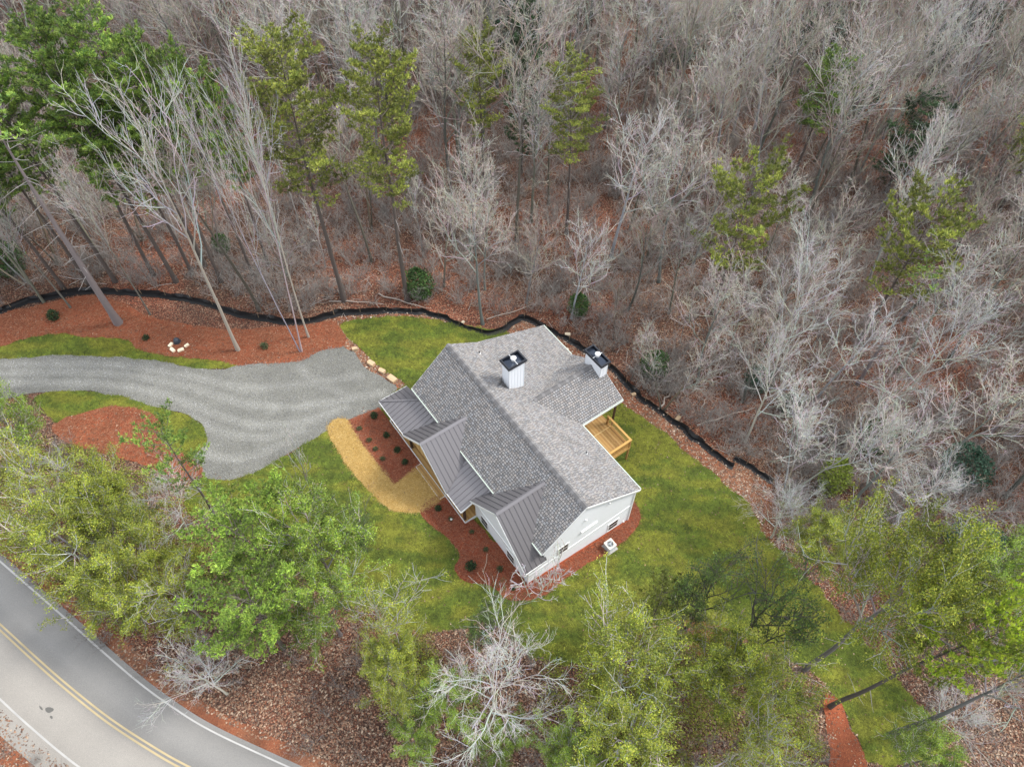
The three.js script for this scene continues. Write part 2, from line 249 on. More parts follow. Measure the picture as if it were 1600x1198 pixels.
// road: asphalt ribbon with a double yellow line and white edge lines
{
  const y = [[0, 980], [61, 1036], [101, 1071], [169, 1125], [236, 1169], [283, 1196]].map((p) => at(...p)), first = V3(y[0][0], 0, y[0][2]), end = V3(y[5][0], 0, y[5][2]);
  const lead = first.clone().sub(V3(y[1][0], 0, y[1][2])).normalize(), tail = end.clone().sub(V3(y[4][0], 0, y[4][2])).normalize(), t2 = tail.clone().applyAxisAngle(V3(0, 1, 0), 0.06);
  const pts = [first.clone().addScaledVector(lead, 130), first.clone().addScaledVector(lead, 60), first.clone().addScaledVector(lead, 20), ...y.map((p) => V3(p[0], 0, p[2])), end.clone().addScaledVector(t2, 14), end.clone().addScaledVector(t2, 50), end.clone().addScaledVector(t2, 130)];
  const c = new THREE.CatmullRomCurve3(pts, false, 'centripetal'), n = Math.round(c.getLength() / 0.5), line = c.getSpacedPoints(n);
  R.road = [];
  const ribbon = (a, b, lift, tint, cuts = 1) => {
    const g = new G();
    for (let i = 0; i <= n; i++) {
      const d = line[Math.min(n, i + 1)].clone().sub(line[Math.max(0, i - 1)]).normalize(), s = V3(d.z, 0, -d.x);
      for (let k = 0; k <= cuts; k++) { const w0 = a + (b - a) * k / cuts, w = w0 > 0.5 ? w0 * lerp(1.03, 0.84, smoothstep(line[i].x, -34, -19)) : w0, x = line[i].x + s.x * w, z = line[i].z + s.z * w; g.col = tint(x, z, w0, i); g.v(x, ground(x, z) + lift, z, 0, 1, 0, x, z); if (k === 0 || k === cuts) R.road.push([x, z, w]); }
    }
    for (let i = 0; i < n; i++) for (let k = 0; k < cuts; k++) { const q = i * (cuts + 1) + k, r = q + cuts + 1; g.i.push(q, r, r + 1, q, r + 1, q + 1); }
    return g.geo();
  };
  R.roadLine = line;
  const tarTint = (x, z, w, i) => { const m = Math.abs(Math.abs(w) - 1.5), k = 0.98 + 0.16 * (fbm(x / 6, z / 6, 71, 4) - 0.5) + 0.1 * (fbm(x / 0.7, z / 0.7, 73, 2) - 0.5) + (w < 0 ? 0.14 : 0) + 0.16 * (fbm(w * 2.2, i / 60, 75, 3) - 0.5) - 0.1 * smoothstep(m, 0.3, 1.1) * (w > 0 ? 1.5 : 0.6); return [k * (w < 0 ? 1.05 : 1.01), k, k * (w < 0 ? 0.94 : 0.99)]; };
  structure('road_shoulder', ribbon(3.1, 4.3, 0.02, clayTint, 3), M.clay);
  structure('road_shoulder', ribbon(-6, -4.1, 0.02, clayTint, 3), M.clay);
  structure('road', ribbon(-4.3, 3.3, 0.045, tarTint, 14), M.tar);
  const wear = (r, g, b, s) => (x, z) => { const k = 0.8 + 0.35 * fbm(x / 0.6, z / 0.6, s, 3); return [r * k, g * k, b * k]; };
  const paint = new THREE.MeshStandardMaterial({ vertexColors: true, roughness: 0.8 });
  structure('road_marking', ribbon(-0.19, -0.07, 0.052, wear(0.4, 0.32, 0.18, 81)), paint); structure('road_marking', ribbon(0.07, 0.19, 0.052, wear(0.4, 0.32, 0.18, 83)), paint);
  structure('road_marking', ribbon(2.83, 2.95, 0.052, wear(0.42, 0.41, 0.39, 85)), paint); structure('road_marking', ribbon(-2.98, -2.86, 0.052, wear(0.38, 0.37, 0.35, 87)), paint);
  const stain = mat(0.1, 0.095, 0.085, { roughness: 0.6 });
  for (const ring of [[[70, 1106], [77, 1104], [85, 1108], [80, 1112], [72, 1111]], [[61, 1101], [64, 1103], [67, 1108], [63, 1107]], [[79, 1118], [82, 1118], [82, 1123], [80, 1123]]]) structure('tar_patch', drape(smoothRing(ring, 0.1, 0.06, 22), 0.05, () => [1, 1, 1]), stain);
}
const inYard = (x, z) => ['lawn', 'lawn2', 'lawn3', 'lawn4', 'island', 'mulch', 'drive', 'path', 'bed1', 'bed2', 'strip'].some((k) => inside(R[k], x, z));
const nearRoad = (x, z, w) => R.roadLine.some((p, i) => i % 4 === 0 && Math.hypot(p.x - x, p.z - z) < w);

// ───────── house ─────────
const house = thing('house', 'white cottage with grey shingle roof, brown metal porch roofs and two white chimneys', 'house', [OX, 0, OZ], -TH);
const P = (u, v, h) => V3(u, h, -v);
const C = {
  siding: mat(0.8, 0.825, 0.855, { roughness: 0.7 }), trim: mat(0.8, 0.81, 0.8, { roughness: 0.6 }), metal: new THREE.MeshStandardMaterial({ color: new THREE.Color().setRGB(0.165, 0.156, 0.162), roughness: 0.36, metalness: 0.25 }),
  metalCap: new THREE.MeshStandardMaterial({ color: new THREE.Color().setRGB(0.2, 0.19, 0.2), roughness: 0.35, metalness: 0.3 }), shingle: new THREE.MeshStandardMaterial({ vertexColors: true, roughness: 0.95 }), cap: mat(0.13, 0.125, 0.125), felt: mat(0.06, 0.06, 0.062), capPale: mat(0.18, 0.175, 0.175),
  flash: mat(0.5, 0.58, 0.5, { roughness: 0.6 }), black: mat(0.012, 0.014, 0.02, { roughness: 0.35 }), pan: new THREE.MeshStandardMaterial({ color: new THREE.Color().setRGB(0.03, 0.04, 0.06), roughness: 0.25, metalness: 0.5 }),
  galv: new THREE.MeshStandardMaterial({ color: new THREE.Color().setRGB(0.75, 0.76, 0.76), roughness: 0.4, metalness: 0.3 }), stain: mat(0.06, 0.03, 0.016, { roughness: 0.7 }), glass: new THREE.MeshPhysicalMaterial({ color: new THREE.Color().setRGB(0.03, 0.028, 0.026), roughness: 0.3, specularIntensity: 0.35 }),
  woods: [[0.37, 0.21, 0.065], [0.41, 0.24, 0.08], [0.32, 0.175, 0.055], [0.44, 0.27, 0.1]].map((c) => mat(...c, { roughness: 0.75 })), pale: mat(0.55, 0.37, 0.15, { roughness: 0.75 }), rail: mat(0.47, 0.27, 0.075, { roughness: 0.75 }),
};
// a flat face given by corners (counter-clockwise from outside), with e2 the direction strips run in
function face(corners, e2) {
  const o = corners[0], n = V3(0, 0, 0); for (let i = 1; i < corners.length - 1; i++) n.add(corners[i].clone().sub(o).cross(corners[i + 1].clone().sub(o))); n.normalize();
  const b = e2.clone().addScaledVector(n, -e2.dot(n)).normalize(), a = b.clone().cross(n);
  return { o, n, a, b, flat: corners.map((p) => { const d = p.clone().sub(o); return [d.dot(a), d.dot(b)]; }), at: (x, y, z = 0) => o.clone().addScaledVector(a, x).addScaledVector(b, y).addScaledVector(n, z) };
}
function prism(g, f, poly, z0, z1) {                                    // z1 may be a function of the place
  const top = typeof z1 === 'function' ? z1 : () => z1; if (area2(poly) < 0) poly = poly.slice().reverse();
  for (const t of earcut(poly)) { const q = t.map((k) => f.at(poly[k][0], poly[k][1], top(...poly[k]))), w = t.map((k) => f.at(poly[k][0], poly[k][1], z0)); g.tri(...q); g.tri(w[0], w[2], w[1]); }
  for (let i = 0; i < poly.length; i++) { const p = poly[i], q = poly[(i + 1) % poly.length]; g.quad(f.at(...p, z0), f.at(...q, z0), f.at(...q, top(...q)), f.at(...p, top(...p))); }
}
const strip = (poly, lo, hi) => half(half(poly, 1, 0, lo), -1, 0, -hi);
const span = (poly, k) => [Math.min(...poly.map((p) => p[k])), Math.max(...poly.map((p) => p[k]))];
function metalRoof(parent, corners, downhill, shift = 0) {              // standing-seam panels, each one a piece of its own
  const f = face(corners, downhill), [lo, hi] = span(f.flat, 0), W = 0.41;
  const g0 = new G(); prism(g0, f, f.flat, -0.1, 0); part('roof_deck', g0.geo(), C.metal, parent);
  for (let x = Math.floor((lo - shift) / W) * W + shift; x < hi; x += W) {
    const p = strip(f.flat, x, x + W - 0.004); if (p.length < 3 || Math.abs(area2(p)) < 0.01) continue;
    const g = new G(); prism(g, f, p, 0, 0.018); const r = strip(f.flat, x, x + 0.032); if (r.length > 2 && Math.abs(area2(r)) > 2e-4) prism(g, f, r, 0.018, 0.062);
    part('roof_panel', g.geo(), C.metal, parent);
  }
}
const shade = rng(77);
function shingleRoof(parent, polys, e2up, base) {                       // courses of tabs, each tab tilted over the one below
  const f0 = face(polys[0], e2up), g = new G(), s = new G();
  for (const corners of polys) {
    const f = face(corners, e2up); prism(s, f, f.flat, -0.14, 0);
    const [y0, y1] = span(f.flat, 1), [x0, x1] = span(f.flat, 0), E = 0.195;
    for (let j = Math.floor(y0 / E); j * E < y1; j++) {
      const row = half(half(f.flat, 0, 1, j * E), 0, -1, -(j + 1) * E + 0.042); if (row.length < 3) continue;
      const [r0, r1] = span(row, 0); let x = x0 - shade() * 0.4, lo = 0; while (x < r1) {
        const w = 0.17 + 0.09 * shade(); if (x + w > r0) {
          const p = strip(row, x, x + w - 0.04); if (p.length > 2 && Math.abs(area2(p)) > 1e-4) {
            lo = shade() < 0.3 ? 1 : 0; const k = lo ? 0.9 + 0.15 * shade() : 1.1 + 0.3 * shade(), warm = 0.96 + 0.1 * shade(), big = 0.94 + 0.12 * fbm(p[0][0] / 2, p[0][1] / 2, 91, 2);
            g.col = [base[0] * k * warm * big, base[1] * k * big, base[2] * k * (2 - warm) * big]; const l = lo ? 0.016 : 0.032; prism(g, f, p, 0, (_, yy) => 0.004 + l * (1 - (yy - j * E) / E));
          }
        } x += w;
      }
    }
  }
  s.col = base; part('roof_deck', s.geo(), C.felt, parent); const m = part('shingle_course', g.geo(), C.shingle, parent); m.userData.kind = 'stuff'; return f0;
}
const L = 17.72, hl = (v) => 7.66 + 0.817 * v, hr = (v) => 7.66 - 0.618 * v, hx = (v) => 5.93 - 0.372 * (v - 2.8), GREY = [0.2, 0.193, 0.19];
{
  const up = V3(0, 1, 0), roof = holder('main_roof', house);
  shingleRoof(roof, [[P(0, -3.72, hl(-3.72)), P(L, -3.72, hl(-3.72)), P(L, 0, 7.66), P(0, 0, 7.66)]], V3(0, 0.8, -0.98).normalize(), GREY);
  shingleRoof(roof, [[P(0, 0, 7.66), P(L, 0, 7.66), P(L, 2.8, hr(2.8)), P(0, 2.8, hr(2.8))], [P(7.36, 2.8, hr(2.8)), P(L, 2.8, hr(2.8)), P(L, 5.58, hr(5.58)), P(10.71, 5.56, hr(5.56)), P(7.36, 3.1, hr(3.1))]].map((c) => c.slice()), V3(0, 0.6, 1).normalize(), GREY);
  shingleRoof(roof, [[P(0, 2.8, hx(2.8)), P(7.36, 2.8, hx(2.8)), P(7.36, 3.28, hx(3.28)), P(4.08, 9.82, hx(9.82)), P(0, 9.82, hx(9.82))]], V3(0, 0.37, 1).normalize(), GREY);
  const capRow = (a, b, into) => {
    const n = Math.round(a.distanceTo(b) / 0.27), d = b.clone().sub(a).normalize(), s = d.clone().cross(up).normalize();
    for (let i = 0; i < n; i++) { const cap = new G(), p = a.clone().lerp(b, i / n), q = a.clone().lerp(b, (i + 1.15) / n); for (const k of [-1, 1]) { const lift = (c, e) => c.clone().addScaledVector(up, 0.075 + e), out = (c, e) => c.clone().addScaledVector(s, k * 0.2).addScaledVector(up, -0.06 + e); const q4 = [lift(p, 0.02), out(p, 0.02), out(q, 0), lift(q, 0)]; k > 0 ? cap.quad(q4[3], q4[2], q4[1], q4[0]) : cap.quad(...q4); cap.quad(q4[0], q4[1], out(p, 0), lift(p, -0.02)); } part('ridge_cap', cap.geo(), i % 3 ? C.cap : C.capPale, into); }
  };
  capRow(P(0, 0, 7.66), P(L, 0, 7.66), roof);
  // rear porch roof
  const wing = holder('porch_roof', house), wr = (u) => 5.75 - 0.454 * (u - 7.36), wl = (u) => 5.75 - 0.741 * (7.36 - u);
  shingleRoof(wing, [[P(7.36, 9.83, 5.75), P(7.36, 3.1, 5.75), P(10.71, 5.56, wr(10.71)), P(10.71, 9.83, wr(10.71))]], V3(-1, 0.45, 0).normalize(), GREY);
  shingleRoof(wing, [[P(7.36, 3.1, 5.75), P(7.36, 9.83, 5.75), P(4.08, 9.83, wl(4.08)), P(7.2, 3.4, wl(7.2))]], V3(1, 0.74, 0).normalize(), GREY);
  capRow(P(7.36, 3.2, 5.75), P(7.36, 9.83, 5.75), wing);
  // fascia, drip edges and rakes
    const e = (a, b, w = 0.05, h = 0.19) => part('fascia', new G().beam(a, b, w, h).geo(), C.trim, house), drip = { beam: (a, b, w, h) => part('drip_edge', new G().beam(a, b, w, h).geo(), C.flash, house) };
  for (const [u0, u1] of [[0, 4.1], [7.15, 11.8], [16.6, L]]) { e(P(u0, -3.75, 4.56), P(u1, -3.75, 4.56)); drip.beam(P(u0, -3.775, 4.65), P(u1, -3.775, 4.65), 0.055, 0.04); }
  e(P(10.75, 5.61, 4.16), P(L, 5.61, 4.16)); drip.beam(P(10.75, 5.6, 4.235), P(L, 5.6, 4.235), 0.07, 0.03);
  e(P(0, 9.86, 3.26), P(4.05, 9.86, 3.26)); drip.beam(P(0, 9.85, 3.33), P(4.05, 9.85, 3.33), 0.07, 0.03);
  e(P(10.74, 5.6, 4.17), P(10.74, 9.85, 4.17)); drip.beam(P(10.74, 5.6, 4.235), P(10.74, 9.85, 4.235), 0.07, 0.03);
  e(P(4.08, 9.86, 3.24), P(7.36, 9.86, 5.67)); e(P(7.36, 9.86, 5.67), P(10.71, 9.86, 4.15));
  for (const u of [-0.03, L + 0.03]) { e(P(u, -3.72, 4.57), P(u, 0, 7.6)); if (u > 1) e(P(u, 0, 7.6), P(u, 5.58, 4.15)); else { e(P(u, 0, 7.6), P(u, 2.8, 5.87)); e(P(u, 2.8, 5.87), P(u, 9.82, 3.26)); } }
}
{ // metal roofs over the front porch and the front room
  const roof = holder('metal_roof', house), hs = (v) => 3.05 + 0.4 * (v + 6.2), gr = (u) => 6.0 - 0.895 * Math.abs(u - 5.725), br = (u) => 6.95 - Math.abs(u - 14.21);
  metalRoof(roof, [P(-1.5, -6.2, 3.05), P(2.43, -6.2, 3.05), P(3.64, -3.5, hs(-3.5)), P(1.2, -3.5, hs(-3.5))], V3(0, -0.4, 1));
  metalRoof(roof, [P(-1.5, -3.5, 3.05), P(-1.5, -6.2, 3.05), P(1.2, -3.5, hs(-3.5))], V3(-1, -0.4, 0));
  metalRoof(roof, [P(9.02, -6.2, 3.05), P(10.95, -6.2, 3.05), P(10.95, -4.6, hs(-4.6)), P(11.39, -3.5, hs(-3.5)), P(7.81, -3.5, hs(-3.5))], V3(0, -0.4, 1));
  metalRoof(roof, [P(5.725, -6.25, 6), P(5.725, -2.03, 6), P(4.18, -3.72, gr(4.18)), P(3.64, -3.5, gr(3.64)), P(2.43, -6.25, 3.05)], V3(-1, -0.9, 0), 0.1);
  metalRoof(roof, [P(5.725, -2.03, 6), P(5.725, -6.25, 6), P(9.02, -6.25, 3.05), P(7.81, -3.5, gr(7.81)), P(7.27, -3.72, gr(7.27))], V3(1, -0.9, 0), 0.1);
  metalRoof(roof, [P(14.21, -5.2, 6.95), P(14.21, -0.87, 6.95), P(11.88, -3.72, br(11.88)), P(11.34, -3.6, br(11.34)), P(10.6, -5.2, br(10.6))], V3(-1, -1, 0));
  metalRoof(roof, [P(14.21, -0.87, 6.95), P(14.21, -5.2, 6.95), P(17.82, -5.2, br(17.82)), P(17.82, -3.3, br(17.82)), P(16.9, -3.3, br(16.9)), P(16.54, -3.72, br(16.54))], V3(1, -1, 0));
  for (const [a, b] of [[P(5.725, -6.27, 6.11), P(5.725, -2.1, 6.11)], [P(14.21, -5.22, 7.07), P(14.21, -0.95, 7.07)]]) { const cap = new G(); for (const k of [-1, 1]) { const s = k * 0.17, dy = -0.15, q = [a, b, b.clone().add(V3(s, dy, 0)), a.clone().add(V3(s, dy, 0))]; k > 0 ? cap.quad(q[3], q[2], q[1], q[0]) : cap.quad(...q); } part('ridge_cap', cap.geo(), C.metalCap, roof); }
  const cap = new G(); cap.beam(P(-1.5, -6.2, 3.13), P(1.2, -3.5, 4.21), 0.16, 0.05);
  part('ridge_cap', cap.geo(), C.metalCap, roof);
  const e = (a, b, h = 0.17) => part('fascia', new G().beam(a, b, 0.05, h).geo(), C.trim, house);
  e(P(-1.53, -6.23, 3.04), P(2.5, -6.23, 3.04)); e(P(-1.53, -6.23, 3.04), P(-1.53, -3.5, 3.04)); e(P(8.95, -6.23, 3.04), P(10.97, -6.23, 3.04)); e(P(10.98, -6.23, 3.04), P(10.98, -4.9, 3.56));
  e(P(2.43, -6.28, 3.02), P(5.725, -6.28, 5.97)); e(P(5.725, -6.28, 5.97), P(9.02, -6.28, 3.02)); e(P(10.6, -5.23, 3.31), P(14.21, -5.23, 6.92)); e(P(14.21, -5.23, 6.92), P(17.82, -5.23, 3.31)); e(P(17.85, -5.2, 3.32), P(17.85, -3.45, 3.32));
}
// walls: solid shells with lap siding
const wallU = (u, vh, out) => vh.map(([v, h]) => P(u, v, h))[out > 0 ? 'slice' : 'reverse']();
function wall(corners) {
  const f = face(corners, V3(0, 1, 0)), g = new G(), side = f.flat.map(([x, y]) => [y, x]), [lo, hi] = span(side, 0);
  prism(g, f, f.flat, -0.18, 0);
  for (let y = lo; y < hi; y += 0.185) { const p = strip(side, y, Math.min(hi, y + 0.183)).map(([a, b]) => [b, a]); if (p.length > 2 && Math.abs(area2(p)) > 1e-3) prism(g, f, p, 0, (_, yy) => 0.006 + 0.014 * (1 - (yy - y) / 0.185)); }
  part('wall', g.geo(), C.siding, house); return f;
}
wall([[-4.82, -0.4], [5.13, -1.5], [5.13, 4.42], [0, 7.5], [-3.4, 4.75], [-3.4, 3.42], [-4.82, 3.42]].map(([v, h]) => P(17.62, v, h)));
wall([[10.9, -0.2], [17.6, -0.3], [17.6, 3.42], [14.21, 6.75], [10.9, 3.42]].map(([u, h]) => P(u, -4.82, h)));
wall([[-3.4, 0], [-4.82, 0], [-4.82, 3.42], [-3.4, 3.42]].map(([v, h]) => P(10.9, v, h)));
wall([[0.3, -0.2], [10.9, -0.2], [10.9, 4.6], [0.3, 4.6]].map(([u, h]) => P(u, -3.4, h)));
wall([[9.5, -2], [-3.4, -0.5], [-3.4, 4.7], [0, 7.5], [2.8, 5.8], [9.5, 3.28]].map(([v, h]) => P(0.3, v, h)));
wall([[4.1, -2], [0.3, -2], [0.3, 3.28], [4.1, 3.28]].map(([u, h]) => P(u, 9.5, h)));
wall([[5.13, -1.5], [9.5, -2], [9.5, 3.28], [5.13, 4.2]].map(([v, h]) => P(4.1, v, h)));
wall([[17.6, -1.6], [4.1, -1.6], [4.1, 4.3], [17.6, 4.3]].map(([u, h]) => P(u, 5.13, h)));
wall([[10.4, 4.22], [7.36, 5.6], [4.6, 3.6], [6.4, 4.22]].map(([u, h]) => P(u, 9.6, h)));
{
  const g = new G(); g.box(17.6, 3.2, 4.62, 17.72, 3.34, 4.86); // corner boards and the belt line of the gable
  g.box(17.58, -0.4, 4.78, 17.7, 3.4, 4.88); g.box(17.58, -1.5, -5.19, 17.7, 4.35, -5.07); g.box(17.62, 1.95, -5.1, 17.67, 2.06, 4.8);
  g.box(10.84, -0.2, 4.78, 10.95, 3.4, 4.88); g.box(10.9, 2.62, 4.82, 17.6, 2.86, 4.9); g.box(10.9, 0.42, 4.82, 17.62, 0.6, 4.875);
  part('corner_board', g.geo(), C.trim, house);
  const bar = new G(); bar.box(17.62, 3.48, -1.5, 17.76, 3.62, 0.05); part('light_hood', bar.geo(), C.trim, house);
  for (const [v, h, r] of [[2.4, 5.45, 0.1], [0.24, 5.26, 0.1], [4.6, -0.25, 0.07]]) { const c = new THREE.CylinderGeometry(r * 0.7, r, 0.14, 14); c.rotateZ(-Math.PI / 2); c.translate(17.7, h, -v); part('wall_vent', c, C.galv, house); }
}
function windowOn(origin, right, out, w, h) {                           // double-hung window: casing, head, sill, two sashes of dark glass
  const win = holder('window', house), up = V3(0, 1, 0), q = (x, y, z) => origin.clone().addScaledVector(right, x).addScaledVector(up, y).addScaledVector(out, z);
  const blk = (g, x0, y0, x1, y1, z0, z1) => g.hexa([q(x0, y0, z1), q(x1, y0, z1), q(x1, y0, z0), q(x0, y0, z0), q(x0, y1, z1), q(x1, y1, z1), q(x1, y1, z0), q(x0, y1, z0)]);
  const fr = new G(); blk(fr, -0.08, 0, 0, h, 0, 0.045); blk(fr, w, 0, w + 0.08, h, 0, 0.045); blk(fr, -0.13, h, w + 0.13, h + 0.1, 0, 0.05); blk(fr, -0.12, -0.07, w + 0.12, 0, 0, 0.06); blk(fr, 0, h / 2 - 0.02, w, h / 2 + 0.02, 0.03, 0.042); part('window_frame', fr.geo(), C.trim, win);
  for (const y of [0, h / 2]) { const p = new G(); blk(p, 0, y + (y ? 0.03 : 0), w, y + h / 2 - (y ? 0 : 0.03), 0.02, 0.032); part('pane', p.geo(), C.glass, win); }
}
windowOn(P(17.63, 3.0, -0.05), V3(0, 0, -1), V3(1, 0, 0), 0.88, 1.1);
windowOn(P(17.63, -2.06, 2.12), V3(0, 0, -1), V3(1, 0, 0), 0.84, 1.05);
windowOn(P(15.1, -4.85, 0.95), V3(1, 0, 0), V3(0, 0, 1), 0.84, 1.15);
windowOn(P(11.65, -4.85, 0.95), V3(1, 0, 0), V3(0, 0, 1), 0.84, 1.15);
function chimney(u0, u1, v0, v1, foot, top) {
  const g = new G(); g.box(u0, foot, -v1, u1, top - 0.3, -v0);
  for (let u = u0; u <= u1 + 0.01; u += (u1 - u0) / Math.round((u1 - u0) / 0.3)) g.box(u - 0.022, foot, -v0 - 0.001, u + 0.022, top - 0.3, -v0 + 0.022).box(u - 0.022, foot, -v1 - 0.022, u + 0.022, top - 0.3, -v1 + 0.001);
  for (let v = v0; v <= v1 + 0.01; v += (v1 - v0) / Math.round((v1 - v0) / 0.3)) g.box(u1 - 0.001, foot, -v - 0.022, u1 + 0.022, top - 0.3, -v + 0.022).box(u0 - 0.022, foot, -v - 0.022, u0 + 0.001, top - 0.3, -v + 0.022);
  const ch = part('chimney', g.geo(), C.siding, house), o = 0.13, k = new G();
  k.box(u0 - o, top - 0.34, -v1 - o, u1 + o, top - 0.06, -v1 + 0.06 - o + 0.04); k.box(u0 - o, top - 0.34, -v0 + o - 0.1, u1 + o, top - 0.06, -v0 + o); k.box(u0 - o, top - 0.34, -v1 - o + 0.1, u0 - o + 0.1, top - 0.06, -v0 + o - 0.1); k.box(u1 + o - 0.1, top - 0.34, -v1 - o + 0.1, u1 + o, top - 0.06, -v0 + o - 0.1);
  const lip = 0.05; k.box(u0 - o - lip, top - 0.2, -v1 - o - lip, u1 + o + lip, top - 0.12, -v1 - o + 0.001).box(u0 - o - lip, top - 0.2, -v0 + o - 0.001, u1 + o + lip, top - 0.12, -v0 + o + lip).box(u0 - o - lip, top - 0.2, -v1 - o, u0 - o + 0.001, top - 0.12, -v0 + o).box(u1 + o - 0.001, top - 0.2, -v1 - o, u1 + o + lip, top - 0.12, -v0 + o);
  part('chimney_cap', k.geo(), C.black, ch);
  const pan = new G(), cu = (u0 + u1) / 2, cv = (v0 + v1) / 2; pan.hexa([P(u0 - 0.03, v0 - 0.03, top - 0.3), P(u1 + 0.03, v0 - 0.03, top - 0.3), P(u1 + 0.03, v1 + 0.03, top - 0.3), P(u0 - 0.03, v1 + 0.03, top - 0.3), P(cu - 0.2, cv - 0.2, top - 0.16), P(cu + 0.2, cv - 0.2, top - 0.16), P(cu + 0.2, cv + 0.2, top - 0.16), P(cu - 0.2, cv + 0.2, top - 0.16)]); part('chase_cover', pan.geo(), C.pan, ch);
  const fl = new THREE.CylinderGeometry(0.16, 0.16, 0.3, 20); fl.translate(cu, top - 0.06, -cv); part('flue_pipe', fl, C.galv, ch);
  const hat = new THREE.LatheGeometry([[0, 0.09], [0.12, 0.075], [0.2, 0.03], [0.24, 0], [0.22, -0.02], [0, -0.02]].map((p) => new THREE.Vector2(...p)), 24); hat.translate(cu, top + 0.16, -cv); part('flue_cap', hat, C.galv, ch);
  const br = new G(), long = u1 - u0 > v1 - v0; long ? br.box(cu - 0.02, top - 0.07, -v1 - o, cu + 0.02, top - 0.04, -v0 + o) : br.box(u0 - o, top - 0.07, -cv - 0.02, u1 + o, top - 0.04, -cv + 0.02); part('cap_brace', br.geo(), C.galv, ch);
  return ch;
}
chimney(4.85, 5.75, 1.98, 3.4, 4.8, 9.25);
chimney(6.55, 8.46, 9.1, 9.8, -1.9, 7.05);
{ // cricket behind the big chimney and two plumbing vents
  const g = new G(); g.tri(P(4.85, 1.9, 6.55), P(5.3, 1.55, 6.95), P(5.75, 1.9, 6.55)); g.tri(P(4.4, 2.2, 6.33), P(5.3, 1.2, 6.96), P(4.85, 1.98, 6.9)); part('flashing', g.geo(), C.cap, house);
  for (const [u, v, h] of [[1.41, 2.07, 6.38], [13.45, 3.64, 5.41]]) { const c = new THREE.CylinderGeometry(0.045, 0.06, 0.42, 12); c.translate(u, h + 0.12, -v); part('vent_pipe', c, C.black, house); const b = new THREE.CylinderGeometry(0.07, 0.13, 0.1, 12); b.translate(u, h + 0.04, -v); part('vent_boot', b, C.galv, house); }
}
{ // front porch
  const porch = holder('front_porch', house), d = 1.0;
  for (let v = -5.9, k = 0; v < -3.5; v += 0.146, k++) { const g = new G(); const u1 = v < -4.83 ? 10.9 : 10.86; g.box(-0.6 + 0.004 * (k % 3), d - 0.04, -v - 0.14, u1, d, -v); part('plank', g.geo(), C.woods[(k * 7) % 4], porch); }
  const rim = new G(); rim.box(-0.65, d - 0.32, 5.93, 4.36, d - 0.005, 5.97).box(8.02, d - 0.32, 5.93, 10.95, d - 0.005, 5.97).box(-0.69, d - 0.32, 3.4, -0.65, d - 0.005, 5.97).box(10.93, d - 0.32, 4.92, 10.97, d - 0.005, 5.93).box(4.36, d - 0.32, 5.93, 8.02, d - 0.03, 5.95);
  rim.box(4.36, d - 0.34, 6.44, 8.06, d - 0.17, 6.49).box(4.36, 0.45, 5.95, 4.41, d - 0.17, 6.44).box(8.01, 0.45, 5.95, 8.06, d - 0.17, 6.44); part('rim_board', rim.geo(), C.trim, porch);
  for (let k = 0; k < 3; k++) { const g = new G(); g.box(4.4, d - 0.21, 5.97 + k * 0.157, 8.02, d - 0.17, 5.97 + k * 0.157 + 0.15); part('step_tread', g.geo(), C.woods[(k + 1) % 4], porch); }
  for (const u of [-0.35, 2.75, 8.7, 10.72]) { const g = new G(); g.box(u - 0.09, d, 5.72, u + 0.09, 3.0, 5.9); part('post', g.geo(), C.stain, porch); }
  const b = new G(); b.box(-0.5, 2.72, 5.74, 2.8, 2.96, 5.86).box(8.6, 2.72, 5.74, 10.85, 2.96, 5.86).box(-0.42, 2.72, 3.5, -0.3, 2.96, 5.74); part('beam', b.geo(), C.stain, porch);
  const gf = face([P(2.95, -6.0, 3.35), P(8.5, -6.0, 3.35), P(5.725, -6.0, 5.83)], V3(0, 1, 0)), gg = new G(); let k = 0;
  for (let x = 0; x < 5.6; x += 0.2) { const p = strip(gf.flat, x + span(gf.flat, 0)[0], x + 0.195 + span(gf.flat, 0)[0]); if (p.length > 2 && Math.abs(area2(p)) > 1e-3) { const g = new G(); prism(g, gf, p, 0, 0.03); part('gable_board', g.geo(), k++ % 3 ? C.pale : C.woods[3], porch); } }
  const skirt = new G(); skirt.box(-0.63, -0.3, 5.86, 4.36, d - 0.32, 5.9).box(8.0, -0.3, 5.86, 10.9, d - 0.32, 5.9); part('skirt_board', skirt.geo(), C.stain, porch);
}
